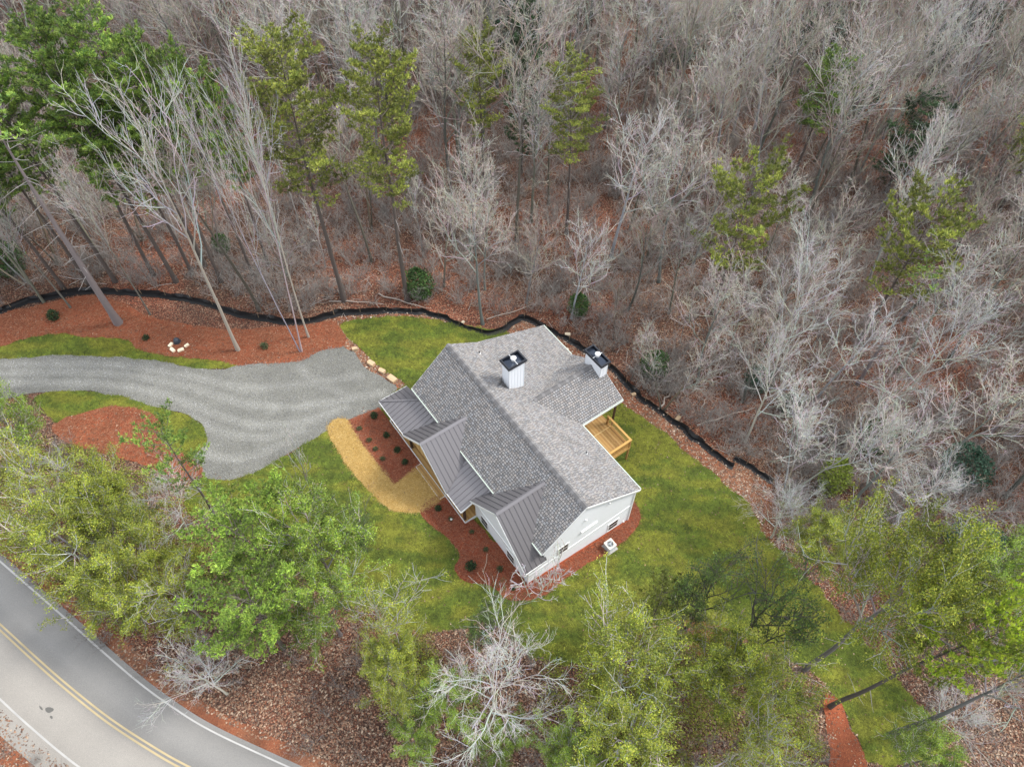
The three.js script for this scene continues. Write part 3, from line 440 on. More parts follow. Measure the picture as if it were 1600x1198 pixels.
{ // rear deck, part roofed
  const deck = holder('rear_deck', house), d = 0.92;
  for (let v = 5.2, k = 0; v < 9.0; v += 0.146, k++) for (const [a, b] of [[4.2, 10.62], [10.72, 13.15]]) { const g = new G(); g.box(a, d - 0.04, -v - 0.14, b, d, -v); part('plank', g.geo(), C.woods[(k * 5 + (a > 9 ? 1 : 0)) % 4], deck); }
  { const g = new G(); g.box(10.625, d - 0.04, -9.0, 10.715, d + 0.004, -5.2); part('plank', g.geo(), C.pale, deck); }
  const rim = new G(); rim.box(4.2, d - 0.3, -9.06, 13.2, d - 0.045, -9.02).box(13.16, d - 0.3, -9.02, 13.2, d - 0.045, -5.16); part('rim_joist', rim.geo(), C.rail, deck);
  const T2 = d + 1.02; const post = (u, v, y0, y1, m) => { const g = new G(); g.box(u - 0.07, y0, -v - 0.07, u + 0.07, y1, -v + 0.07); part('post', g.geo(), m, deck); };
  post(13.12, 8.95, -1.6, T2, C.woods[2]); post(13.12, 5.4, -1.3, T2, C.woods[2]); post(10.3, 8.95, -1.7, T2, C.woods[2]); post(10.45, 9.4, -1.7, 4.05, C.stain); post(4.4, 9.3, -1.7, 3.2, C.stain);
  const rl = new G(); rl.box(10.2, T2, -9.05, 13.22, T2 + 0.04, -8.87).box(13.03, T2, -8.87, 13.22, T2 + 0.04, -5.2); rl.box(10.3, d + 0.1, -8.98, 13.1, d + 0.18, -8.94).box(13.1, d + 0.1, -8.94, 13.14, d + 0.18, -5.2).box(10.3, T2 - 0.09, -8.98, 13.1, T2, -8.94).box(13.1, T2 - 0.09, -8.94, 13.14, T2, -5.2); part('railing', rl.geo(), C.rail, deck);
  for (let u = 10.45; u < 13.05; u += 0.125) { const g = new G(); g.box(u - 0.018, d + 0.18, -8.978, u + 0.018, T2 - 0.09, -8.942); part('baluster', g.geo(), C.pale, deck); }
  for (let v = 5.5; v < 8.9; v += 0.125) { const g = new G(); g.box(13.102, d + 0.18, -v - 0.018, 13.138, T2 - 0.09, -v + 0.018); part('baluster', g.geo(), C.rail, deck); }
  const beam = new G(); beam.box(10.36, 3.85, -9.4, 10.52, 4.08, -5.15); part('beam', beam.geo(), C.woods[0], deck);
}
const onHouse = (u, v) => { const [x, z] = fromUV(u, v); return [x, ground(x, z), z]; };
{ // air conditioner on the mulch by the gable
  const p = onHouse(18.75, 2.25), a = thing('air_conditioner', 'square beige air conditioner with round fan grille beside the white gable wall', 'air conditioner', p, -TH);
  const shell = mat(0.62, 0.6, 0.54, { roughness: 0.55 }), dark = mat(0.05, 0.055, 0.06), s = 0.36;
  const sh = new THREE.Shape(); const rr = 0.08; sh.moveTo(-s + rr, -s); sh.lineTo(s - rr, -s); sh.quadraticCurveTo(s, -s, s, -s + rr); sh.lineTo(s, s - rr); sh.quadraticCurveTo(s, s, s - rr, s); sh.lineTo(-s + rr, s); sh.quadraticCurveTo(-s, s, -s, s - rr); sh.lineTo(-s, -s + rr); sh.quadraticCurveTo(-s, -s, -s + rr, -s);
  const body = new THREE.ExtrudeGeometry(sh, { depth: 0.6, bevelEnabled: false }); body.rotateX(-Math.PI / 2); body.translate(0, 0.14, 0); part('cabinet', body, shell, a);
  const ring = sh.clone(); ring.holes.push(new THREE.Path().absarc(0, 0, 0.265, 0, 6.2832, true)); const lid = new THREE.ExtrudeGeometry(ring, { depth: 0.045, bevelEnabled: true, bevelSize: 0.012, bevelThickness: 0.012, bevelSegments: 2 }); lid.rotateX(-Math.PI / 2); lid.translate(0, 0.752, 0); part('lid', lid, shell, a);
  const well = new THREE.CylinderGeometry(0.262, 0.262, 0.01, 28); well.translate(0, 0.75, 0); part('fan_well', well, dark, a);
  const gm = mat(0.42, 0.45, 0.47, { roughness: 0.4 }), gr = new G(); for (let r = 0.06; r < 0.27; r += 0.034) { const q = []; for (let i = 0; i <= 24; i++) q.push(V3(Math.cos(i / 24 * 6.2832) * r, 0.815 - r * 0.06, Math.sin(i / 24 * 6.2832) * r)); gr.tube(q, q.map(() => 0.005), 4); }
  for (let i = 0; i < 6; i++) { const t = i / 6 * Math.PI; gr.tube([V3(-Math.cos(t) * 0.27, 0.8, -Math.sin(t) * 0.27), V3(Math.cos(t) * 0.27, 0.8, Math.sin(t) * 0.27)], [0.007, 0.007], 4); } part('fan_grille', gr.geo(), gm, a);
  const fan = new G(); for (let i = 0; i < 3; i++) { const t = i * 2.094, c = Math.cos(t), z = Math.sin(t); fan.quad(V3(c * 0.05 - z * 0.02, 0.765, z * 0.05 + c * 0.02), V3(c * 0.23 - z * 0.1, 0.77, z * 0.23 + c * 0.1), V3(c * 0.23 + z * 0.06, 0.79, z * 0.23 - c * 0.06), V3(c * 0.05 + z * 0.02, 0.775, z * 0.05 - c * 0.02)); } part('fan_blade', fan.geo(), gm, a);
  const hub = new THREE.CylinderGeometry(0.075, 0.075, 0.05, 18); hub.translate(0, 0.785, 0); part('fan_hub', hub, gm, a);
  const lou = new G(); for (let y = 0.2; y < 0.7; y += 0.05) lou.box(-s - 0.008, y, -s + 0.07, s + 0.008, y + 0.02, s - 0.07).box(-s + 0.07, y, -s - 0.008, s - 0.07, y + 0.02, s + 0.008); part('louvre', lou.geo(), gm, a);
  const pad = new G(); pad.box(-0.48, -0.1, -0.48, 0.48, 0.13, 0.48); part('pad', pad.geo(), mat(0.4, 0.39, 0.37), a);
}

// ───────── silt fence ─────────
function siltFence(px, label, tall = 0.6) {
  const line = smoothRing(px, 0.35, 0.12, 31, false), o = thing('silt_fence', label, 'fence'), r = rng(Math.round(px[0][0])), g = new G(), m = new THREE.MeshStandardMaterial({ color: new THREE.Color().setRGB(0.012, 0.012, 0.013), roughness: 0.55, side: THREE.DoubleSide });
  const rows = line.map(([x, z], i) => { const q = line[Math.min(line.length - 1, i + 1)], p = line[Math.max(0, i - 1)], l = Math.hypot(q[0] - p[0], q[1] - p[1]) || 1, nx = -(q[1] - p[1]) / l, nz = (q[0] - p[0]) / l, w = fbm(i * 0.35, 2, 5, 3) - 0.5, y = ground(x, z), h = tall * (0.75 + 0.6 * (fbm(i * 0.16, 7, 9, 2) - 0.2)); return [V3(x + nx * 0.4, y + 0.07, z + nz * 0.4), V3(x, y + 0.09, z), V3(x + nx * w * 0.35, y + h * 0.55, z + nz * w * 0.35), V3(x - nx * w * 0.3, y + h, z - nz * w * 0.3)]; });
  for (let i = 0; i < rows.length - 1; i++) for (let k = 0; k < 3; k++) g.quad(rows[i][k], rows[i + 1][k], rows[i + 1][k + 1], rows[i][k + 1]);
  part('fabric', g.geo(), m, o);
  const st = mat(0.3, 0.22, 0.14); for (let i = 3; i < line.length; i += 7) { const [x, z] = line[i], s = new G(); s.box(-0.022, -0.1, -0.022, 0.022, tall * 1.25 + 0.1 * r(), 0.022); const q = part('stake', s.geo(), st, o); q.position.set(x, ground(x, z), z); q.rotation.set((r() - 0.5) * 0.3, r() * 3, (r() - 0.5) * 0.3); }
  R.fence = (R.fence ?? []).concat(line); return o;
}
const fencePx = [[-90, 512], [0, 487], [40, 472], [75, 465], [130, 457], [200, 457], [270, 464], [330, 476], [375, 492], [420, 500], [470, 505], [505, 497], [540, 489], [600, 487], [660, 488], [700, 499], [730, 512], [766, 520], [800, 505], [816, 497], [845, 509], [880, 526], [910, 545], [955, 575], [1000, 620], [1050, 655], [1090, 688], [1148, 730]];
siltFence(fencePx, 'long black fabric silt fence running behind the house along the edge of the woods');
siltFence([[1150, 714], [1178, 733], [1206, 752]], 'short separate length of black silt fence past the end of the long one', 0.55);

// ───────── stones, lights, shrubs ─────────
const stoneM = new THREE.MeshStandardMaterial({ vertexColors: true, roughness: 0.95 });
function stoneGeo(seed, sx, sy, sz, tone) {
  const g = new THREE.IcosahedronGeometry(1, 3), p = g.attributes.position, c = new Float32Array(p.count * 3);
  for (let i = 0; i < p.count; i++) {
    let x = p.getX(i), y = p.getY(i), z = p.getZ(i); const f = 1 + 0.5 * (fbm(x * 1.3 + seed * 5, y * 1.3 + z * 1.7 + seed, seed, 3) - 0.5), b = 0.78; x = clamp(x * f * 1.25, -b - 0.1 * vnoise(y * 2, z * 2, seed), b); y = clamp(y * f * 1.25, -0.8, 0.62); z = clamp(z * f * 1.25, -b, b + 0.1 * vnoise(x * 2, y * 2, seed + 1));
    p.setXYZ(i, x * sx, y * sy, z * sz); const k = 0.75 + 0.5 * fbm(x * 2 + seed, z * 2 + y * 3, seed + 4, 3); c.set([tone[0] * k, tone[1] * k, tone[2] * k], i * 3);
  }
  g.setAttribute('color', new THREE.BufferAttribute(c, 3)); g.computeVertexNormals(); return g;
}
const TAN = [0.5, 0.36, 0.22], PALE = [0.6, 0.5, 0.36];
[[555, 547, 0.36, 0.3, 'round tan boulder at the back of the drive, first of a row of four'], [580, 569, 0.52, 0.28, 'wide tan boulder, second in the row of four between drive and back lawn'], [597, 581, 0.44, 0.27, 'squarish tan boulder, third in the row of four by the back lawn'], [613, 593, 0.62, 0.24, 'long tan boulder nearest the house in the row of four by the drive'], [990, 617, 0.3, 0.2, 'small tan rock lying against the silt fence beside the rear deck'], [1059, 655, 0.42, 0.25, 'orange tan rock on the wood side of the silt fence'], [887, 524, 0.38, 0.25, 'round tan rock by the silt fence behind the rear roof gable'], [723, 505, 0.28, 0.2, 'small pale rock just outside the silt fence behind the back lawn']].forEach(([x, y, s, h, label], i) => {
  const p = at(x, y), g = stoneGeo(i + 3, s * 0.86, h * 0.9, s * 0.54, i > 5 ? PALE : TAN), b = part('boulder', g, stoneM); b.position.set(p[0], p[1] + h * 0.55, p[2]); b.rotation.y = [0.2, -0.6, -0.5, -0.7, 0.4, 0.9, 0, 1][i]; tag(b, label, 'boulder');
});
[[267, 540, 1.2, 0.3, 'upright pale stone at the bed end of the stone arc around the dark dome'], [270, 548, -0.7, 0.34, 'pale stone at the bend of the arc around the dark dome'], [283, 548, 0.5, 0.34, 'pale stone at the middle front of the arc around the dark dome'], [292, 541, 0.9, 0.26, 'pale stone closing the arc on the drive side of the dark dome']].forEach(([x, y, r, s, label], i) => { const p = at(x, y), b = part('edging_stone', stoneGeo(30 + i, s, 0.16, s * 0.55, [0.82, 0.71, 0.52]), stoneM); b.position.set(p[0], p[1] + 0.13, p[2]); b.rotation.y = r; tag(b, label, 'stone'); });
{ const p = at(277, 535), d = thing('well_cover', 'dark dome cover on the pine straw inside an arc of pale stones', 'well cover', p), g = new THREE.LatheGeometry([[0.3, 0], [0.31, 0.2], [0.26, 0.42], [0.15, 0.55], [0, 0.6]].map((q) => new THREE.Vector2(...q)), 24); part('dome', g, mat(0.03, 0.04, 0.055, { roughness: 0.5 }), d); const r = new THREE.TorusGeometry(0.31, 0.03, 8, 24); r.rotateX(Math.PI / 2); r.translate(0, 0.06, 0); part('base_rim', r, mat(0.04, 0.045, 0.05), d); }

// ───────── plants ─────────
const barkM = new THREE.MeshStandardMaterial({ vertexColors: true, roughness: 0.95 }), leafM = new THREE.MeshStandardMaterial({ vertexColors: true, roughness: 0.8, side: THREE.DoubleSide });
const rot = (d, ang, r) => { const a = V3(r() - 0.5, r() - 0.5, r() - 0.5).cross(d).normalize(); return d.clone().applyAxisAngle(a, ang); };
// one wandering limb: returns its points
function limb(p, d, len, segs, wob, lift, r) { const out = [p.clone()]; d = d.clone(); for (let i = 0; i < segs; i++) { d.add(V3((r() - 0.5) * wob, (r() - 0.5) * wob + lift, (r() - 0.5) * wob)).normalize(); p = p.clone().addScaledVector(d, len / segs); out.push(p); } return out; }
const along = (pts, t) => { const x = t * (pts.length - 1), i = Math.min(pts.length - 2, Math.floor(x)); return [pts[i].clone().lerp(pts[i + 1], x - i), pts[i + 1].clone().sub(pts[i]).normalize()]; };
const taper = (n, a, b) => Array.from({ length: n }, (_, i) => a + (b - a) * i / (n - 1));
function hardwood(seed, o) {                                            // a leafless broadleaf tree; o.leaf adds small spring leaves
  o = { H: 17, r: 0.19, clear: 0.35, stems: 1, limbs: 13, open: 0.75, twig: 6, fine: 4, spray: 2, bark: [0.13, 0.113, 0.1], tip: [0.47, 0.45, 0.415], lift: 0.1, reach: 0.36, thick: 1, ...o };
  const r = rng(seed), tr = new G(), cr = new G(), lf = new G(), mix = (t) => o.bark.map((b, i) => lerp(b, o.tip[i], t) * (0.85 + 0.3 * r()));
  let tone = 1; const leaves = (p, n, s) => { for (let k = 0; k < n; k++) { const c = o.leaf[Math.floor(r() * o.leaf.length)], f = (0.7 + 0.6 * r()) * tone, q = p.clone().add(V3(r() - 0.5, r() - 0.5, r() - 0.5).multiplyScalar(s)), a = V3(r() - 0.5, r() * 0.5 - 0.25, r() - 0.5).normalize(), b = V3(r() - 0.5, r() - 0.5, r() - 0.5).cross(a).normalize(), w = o.leafSize * (0.7 + 0.7 * r()); lf.col = [c[0] * f, c[1] * f, c[2] * f]; lf.quad(q, q.clone().addScaledVector(a, w * 0.5).addScaledVector(b, w * 0.32), q.clone().addScaledVector(a, w), q.clone().addScaledVector(a, w * 0.5).addScaledVector(b, -w * 0.32)); } };
  for (let s = 0; s < o.stems; s++) {
    const lean = o.stems > 1 ? 0.16 + 0.1 * r() : 0.04 * r(), az = s / o.stems * 6.28 + r(), H = o.H * (s ? 0.8 + 0.2 * r() : 1), d0 = V3(Math.cos(az) * lean, 1, Math.sin(az) * lean).normalize();
    const stem = limb(V3(Math.cos(az) * 0.12 * (o.stems - 1), -0.25, Math.sin(az) * 0.12 * (o.stems - 1)), d0, H, 11, o.wob ?? 0.1, 0.015, r), R0 = o.r * (s ? 0.75 : 1) / Math.sqrt(o.stems * 0.6 + 0.4), rad = stem.map((_, i) => Math.max(0.025, R0 * (i === 0 ? 1.45 : 1 - 0.88 * i / 11)));
    tr.col = mix(0.12); tr.tube(stem, rad, 7);
    const nl = Math.round(o.limbs / Math.sqrt(o.stems));
    for (let i = 0; i < nl; i++) {
      const t = o.clear + (1 - o.clear) * Math.pow((i + 0.6 * r()) / nl, 0.85) * 0.97, [p, d] = along(stem, t), R1 = Math.max(0.03, R0 * (1 - 0.85 * t) * 0.62), len = H * o.reach * (1.15 - 0.65 * (t - o.clear) / (1 - o.clear)) * (0.75 + 0.5 * r());
      const ph = i * 2.4 + r(), e = o.open * (1 - 0.45 * t) * (0.8 + 0.5 * r()), dir = d.clone().multiplyScalar(Math.cos(e)).add(V3(Math.cos(ph), 0, Math.sin(ph)).multiplyScalar(Math.sin(e))).normalize();
      const l1 = limb(p, dir, len, 6, 0.34, o.lift, r); tr.col = mix(0.45); tr.tube(l1, taper(7, R1, 0.022), 5);
      const nt = Math.round(o.twig * (0.8 + 0.5 * r()) * Math.min(1.4, len / 4.5));
      for (let j = 0; j < nt; j++) {
        const [p2, d2] = along(l1, 0.2 + 0.8 * (j + r()) / nt), len2 = len * 0.42 * (0.6 + 0.6 * r()), l2 = limb(p2, rot(d2, 0.45 + 0.45 * r(), r), len2, 4, 0.42, o.lift * 0.9, r); tone = 0.45 + 0.8 * r(); cr.col = mix(0.75); cr.tube(l2, taper(5, Math.min(0.042, R1 * 0.6) * o.thick, 0.017 * o.thick), 4);
        const nf = Math.round(o.fine * (0.8 + 0.6 * r()));
        for (let k = 0; k < nf; k++) {
          const [p3, d3] = along(l2, 0.2 + 0.8 * (k + r()) / nf), len3 = len2 * 0.5 * (0.5 + 0.7 * r()), l3 = limb(p3, rot(d3, 0.4 + 0.5 * r(), r), len3, 3, 0.5, o.lift, r); cr.col = mix(1); cr.tube(l3, taper(4, 0.018 * o.thick, 0.009 * o.thick), 3);
          if (o.leaf) leaves(l3[3], o.leafN, 0.55), leaves(l3[1], Math.round(o.leafN * 0.6), 0.5);
          else for (let m = 0; m < (o.spray ?? 3); m++) { const [p4, d4] = along(l3, 0.25 + 0.75 * r()), l4 = limb(p4, rot(d4, 0.4 + 0.5 * r(), r), len3 * (0.35 + 0.4 * r()), 2, 0.5, o.lift, r); cr.tube(l4, [0.0105, 0.0085, 0.006], 3); }
        }
      }
    }
  }
  return { trunk: tr.geo(), crown: o.leaf ? null : cr.geo(), twigs: o.leaf ? cr.geo() : null, leaves: o.leaf ? lf.geo() : null, H: o.H };
}
function pine(seed, o) {                                               // a pine: bare lower trunk, whorls of boughs with needle tufts
  o = { H: 24, r: 0.21, clear: 0.5, boughs: 34, reach: 3.2, tuft: 0.26, blades: 7, dens: 1, dead: 7, cols: [[0.055, 0.105, 0.02], [0.085, 0.15, 0.025], [0.035, 0.075, 0.02]], bark: [0.105, 0.085, 0.075], ...o };
  const r = rng(seed), tr = new G(), nd = new G(), stem = limb(V3(0, -0.3, 0), V3(0, 1, 0), o.H, 12, o.wob ?? 0.05, 0.03, r); tr.col = o.bark; tr.tube(stem, stem.map((_, i) => Math.max(0.02, o.r * (i === 0 ? 1.4 : 1 - 0.93 * i / 12))), 8);
  for (let i = 0; i < o.dead; i++) { const t = 0.22 + (o.clear - 0.2) * r(), [p] = along(stem, t), a = r() * 6.28; tr.col = [0.3, 0.28, 0.27]; tr.tube(limb(p, V3(Math.cos(a), -0.1 + 0.4 * r(), Math.sin(a)).normalize(), 0.5 + 1.7 * r(), 4, 0.35, -0.02, r), taper(5, 0.026, 0.008), 4); }
  let cl = 1; const tuft = (p, d, f) => { f *= cl; const c = o.cols[Math.floor(r() * o.cols.length)], y = (0.75 + 0.5 * r()) * f; nd.col = [c[0] * y, c[1] * y, c[2] * y]; for (let k = 0; k < o.blades; k++) { const e = d.clone().multiplyScalar(0.75).add(V3(r() - 0.5, r() - 0.35, r() - 0.5).multiplyScalar(1.5)).normalize(), s = V3(r() - 0.5, r() - 0.5, r() - 0.5).cross(e).normalize().multiplyScalar(0.017 + 0.013 * r()), l = o.tuft * (0.6 + 0.6 * r()), q = p.clone().addScaledVector(e, l * 0.5), w = p.clone().addScaledVector(e, l); nd.quad(p, q.clone().add(s), w, q.clone().sub(s)); } };
  for (let i = 0; i < o.boughs; i++) {
    const t = o.clear + (1 - o.clear) * (i + 0.3 * r()) / o.boughs, [p] = along(stem, Math.min(0.995, t)), k = (t - o.clear) / (1 - o.clear), len = o.reach * (Math.sin(Math.PI * (0.1 + k * 0.74)) * 0.9 + 0.12) * (0.45 + 0.75 * r()), a = i * 2.4 + r() * 0.9;
    const l1 = limb(p, V3(Math.cos(a), 0.05 + 0.75 * k, Math.sin(a)).normalize(), len, 5, 0.3, 0.06, r); cl = 0.5 + 0.85 * r(); tr.col = [0.15, 0.125, 0.11]; tr.tube(l1, taper(6, 0.05 * (1 - 0.6 * k), 0.014), 4);
    const n = Math.max(3, Math.round(len * 2.6 * o.dens));
    for (let j = 0; j < n; j++) {
      const t2 = 0.22 + 0.78 * (j + r()) / n, [p2, d2] = along(l1, t2), sd = (j % 2 ? 1 : -1) * (0.5 + 0.7 * r()), l2 = limb(p2, d2.clone().applyAxisAngle(V3(0, 1, 0), sd).add(V3(0, 0.25 * r() - 0.02, 0)).normalize(), (1.15 - 0.6 * t2) * (0.5 + 0.8 * r()), 3, 0.35, 0.06, r); tr.tube(l2, [0.014, 0.011, 0.009, 0.007], 3);
      for (let q = 0; q < 6; q++) { const [p3, d3] = along(l2, 0.25 + 0.75 * r()); tuft(p3.add(V3(r() - 0.5, 0.25 * r(), r() - 0.5).multiplyScalar(0.3)), d3.clone().lerp(V3(0, 1, 0), 0.35).normalize(), 0.75 + 0.5 * r()); }
    }
    tuft(l1[5], V3(0, 1, 0), 1.1);
  }
  return { trunk: tr.geo(), needles: nd.geo(), H: o.H };
}
function bush(seed, o) {                                               // a leafy evergreen shrub
  o = { w: 1.4, h: 2, n: 900, size: 0.13, cols: [[0.045, 0.1, 0.02], [0.03, 0.07, 0.018], [0.07, 0.14, 0.03]], ...o };
  const r = rng(seed), st = new G(), lf = new G();
  for (let i = 0; i < 9; i++) { const a = r() * 6.28; st.col = [0.12, 0.095, 0.075]; st.tube(limb(V3(0, -0.05, 0), V3(Math.cos(a) * 0.6, 1, Math.sin(a) * 0.6).normalize(), o.h * 0.8, 4, 0.3, 0.03, r), taper(5, 0.02 + 0.01 * o.h, 0.006), 4); }
  for (let i = 0; i < o.n; i++) {
    const a = r() * 6.28, y = r(), e = Math.sqrt(Math.max(0, 1 - Math.pow(2 * y - 0.9, 2))) * (0.72 + 0.35 * fbm(Math.cos(a) * 1.6 + 5, Math.sin(a) * 1.6 + y * 3, seed, 2)) * Math.pow(r(), 0.35), p = V3(Math.cos(a) * e * o.w / 2, y * o.h * (0.8 + 0.3 * fbm(Math.cos(a) + 3, Math.sin(a) + 3, seed + 3, 2)), Math.sin(a) * e * o.w / 2), c = o.cols[Math.floor(r() * o.cols.length)], k = 0.75 + 0.5 * r(); lf.col = [c[0] * k, c[1] * k, c[2] * k];
    const d = V3(r() - 0.5, r() * 0.6, r() - 0.5).normalize(), s = V3(r() - 0.5, r() - 0.5, r() - 0.5).cross(d).normalize(), w = o.size * (0.7 + 0.6 * r()); lf.quad(p, p.clone().addScaledVector(d, w / 2).addScaledVector(s, w * 0.3), p.clone().addScaledVector(d, w), p.clone().addScaledVector(d, w / 2).addScaledVector(s, -w * 0.3));
  }
  return { stem: st.geo(), foliage: lf.geo(), H: o.h };
}
function plant(name, kind, label, category, pos, o = {}) {              // stands one plant on the ground
  const t = thing(name, label, category, pos, o.turn ?? 0, o.group); t.scale.setScalar(o.scale ?? 1); if (o.wide) t.scale.x = t.scale.z = (o.scale ?? 1) * o.wide;
  if (o.tilt) { t.rotation.x = o.tilt[0]; t.rotation.z = o.tilt[1]; }
  if (kind.trunk) part('trunk', kind.trunk, barkM, t);
  if (kind.stem) part('stem', kind.stem, barkM, t);
  if (kind.crown) part('crown', kind.crown, barkM, t);
  if (kind.twigs) part('branches', kind.twigs, barkM, t);
  for (const k of ['leaves', 'needles', 'foliage']) if (kind[k]) part(k === 'foliage' ? 'foliage' : 'crown', kind[k], leafM, t);
  return t;
}
// prototypes
const GREYW = { bark: [0.32, 0.3, 0.285], tip: [0.56, 0.545, 0.51] }, BROWN = { bark: [0.11, 0.092, 0.08], tip: [0.41, 0.38, 0.345] };
const HW = [
  hardwood(101, { H: 18, open: 0.8, lift: 0.07, clear: 0.42 }), hardwood(102, { H: 16, open: 0.95, reach: 0.42, clear: 0.32, ...GREYW }), hardwood(103, { H: 20, r: 0.17, open: 0.6, lift: 0.11, clear: 0.5, limbs: 12 }),
  hardwood(104, { H: 15, stems: 2, open: 0.7, clear: 0.35, limbs: 14, ...BROWN }), hardwood(105, { H: 17, stems: 3, open: 0.5, lift: 0.15, clear: 0.38, limbs: 18, ...GREYW }), hardwood(106, { H: 13, r: 0.13, open: 1.0, reach: 0.4, clear: 0.25, ...BROWN }),
  hardwood(107, { H: 19, open: 0.9, lift: 0.08, wob: 0.14, clear: 0.4, limbs: 15 }), hardwood(108, { H: 9, r: 0.06, open: 0.7, clear: 0.2, limbs: 10, twig: 5, fine: 4, ...BROWN }), hardwood(109, { H: 11, r: 0.08, open: 0.5, clear: 0.35, limbs: 9, twig: 5, fine: 4, ...GREYW }),
];
const HWkind = ['tall leafless hardwood with ascending grey limbs', 'wide leafless hardwood with pale spreading limbs', 'slender tall leafless tree with steep upper twigs', 'forked leafless tree with brownish twigs', 'three-stemmed pale leafless tree', 'low wide leafless tree with brown twigs', 'full-crowned tall leafless tree', 'thin brown leafless sapling', 'thin pale leafless sapling'];
const PG = [[0.19, 0.3, 0.05], [0.28, 0.39, 0.065], [0.11, 0.2, 0.045]], PO = [[0.25, 0.29, 0.05], [0.33, 0.35, 0.07], [0.16, 0.2, 0.04]], PB = [[0.2, 0.31, 0.04], [0.28, 0.4, 0.055], [0.12, 0.21, 0.03]], PD = [[0.05, 0.1, 0.04], [0.07, 0.13, 0.05], [0.035, 0.07, 0.03]];
const PN = {
  lush: pine(201, { H: 24, clear: 0.54, boughs: 58, reach: 3.8, dens: 2.3, cols: PG }), lush2: pine(202, { H: 22, clear: 0.5, boughs: 56, reach: 3.5, dens: 2.3, cols: PG }),
  thin: pine(203, { H: 25, clear: 0.52, boughs: 62, reach: 4.2, dens: 2.2, cols: PO, tuft: 0.22 }), thin2: pine(204, { H: 24, clear: 0.5, boughs: 60, reach: 3.6, dens: 2.4, cols: PO, tuft: 0.22 }),
  small: pine(205, { H: 11, r: 0.13, clear: 0.42, boughs: 36, reach: 3.2, dens: 1.5, cols: PO }), tall: pine(216, { H: 15, r: 0.21, clear: 0.62, boughs: 40, reach: 3.8, dens: 2, cols: [[0.36, 0.46, 0.045], [0.46, 0.54, 0.06], [0.22, 0.33, 0.035]], tuft: 0.24, dead: 5, wob: 0.14, bark: [0.085, 0.075, 0.068] }), bright: pine(206, { H: 14, r: 0.17, clear: 0.45, boughs: 42, reach: 4.2, dens: 2.2, cols: PB, tuft: 0.24, dead: 3 }), dark: pine(207, { H: 14, r: 0.14, clear: 0.15, boughs: 46, reach: 2.6, dens: 2.2, cols: PD }),
  snag: pine(208, { H: 24, r: 0.24, clear: 0.86, boughs: 10, reach: 3, dens: 0.8, dead: 34, cols: PG, bark: [0.2, 0.17, 0.17] }), sparse: pine(209, { H: 17, r: 0.15, clear: 0.55, boughs: 20, reach: 3.4, dens: 1.3, cols: PG, dead: 4, wob: 0.1 }),
};
const OL = [[0.255, 0.295, 0.028], [0.19, 0.24, 0.022], [0.34, 0.35, 0.04], [0.125, 0.175, 0.022]], LG = [[0.17, 0.27, 0.024], [0.12, 0.2, 0.02], [0.24, 0.33, 0.035], [0.085, 0.15, 0.018], [0.19, 0.23, 0.03]], DG = [[0.075, 0.13, 0.02], [0.11, 0.17, 0.03], [0.05, 0.09, 0.018]];
const LF = {
  olive: hardwood(301, { H: 13, r: 0.16, clear: 0.25, open: 1.05, reach: 0.46, limbs: 15, fine: 5, leaf: OL, leafN: 36, leafSize: 0.105, ...GREYW }), olive2: hardwood(302, { H: 11, r: 0.14, stems: 2, clear: 0.22, open: 0.95, reach: 0.46, limbs: 17, fine: 5, leaf: OL, leafN: 36, leafSize: 0.105 }),
  green: hardwood(303, { H: 13, r: 0.17, clear: 0.25, open: 1.0, reach: 0.44, limbs: 16, fine: 5, leaf: LG, leafN: 32, leafSize: 0.115 }), thin: hardwood(304, { H: 12, r: 0.13, clear: 0.25, open: 1.0, reach: 0.46, limbs: 14, fine: 5, leaf: OL, leafN: 15, leafSize: 0.1, bark: [0.28, 0.26, 0.25], tip: [0.45, 0.43, 0.44] }),
  tall: hardwood(306, { H: 15, r: 0.24, clear: 0.46, open: 1.0, reach: 0.42, limbs: 18, fine: 6, leaf: OL, leafN: 44, leafSize: 0.105, bark: [0.13, 0.115, 0.1], tip: [0.45, 0.44, 0.43], wob: 0.2 }),
  dark: hardwood(305, { H: 11, r: 0.22, stems: 2, clear: 0.3, open: 0.85, reach: 0.4, limbs: 16, fine: 4, leaf: DG, leafN: 9, leafSize: 0.13, bark: [0.07, 0.06, 0.055], tip: [0.1, 0.09, 0.08], wob: 0.22 }),
};
const BU = { round: bush(401, { w: 3, h: 3.4, n: 2600, size: 0.2 }), lime: bush(402, { w: 2.6, h: 4.6, n: 2400, size: 0.2, cols: [[0.2, 0.26, 0.03], [0.15, 0.2, 0.025], [0.26, 0.31, 0.05]] }), teal: bush(403, { w: 4, h: 3.6, n: 3000, size: 0.18, cols: [[0.035, 0.085, 0.05], [0.05, 0.11, 0.065], [0.025, 0.06, 0.035]] }), bed: bush(404, { w: 0.62, h: 0.5, n: 420, size: 0.09, cols: [[0.025, 0.05, 0.016], [0.04, 0.075, 0.022], [0.018, 0.035, 0.013]] }), bedPale: bush(405, { w: 0.6, h: 0.42, n: 300, size: 0.085, cols: [[0.07, 0.1, 0.04], [0.1, 0.13, 0.055], [0.045, 0.07, 0.03]] }) };

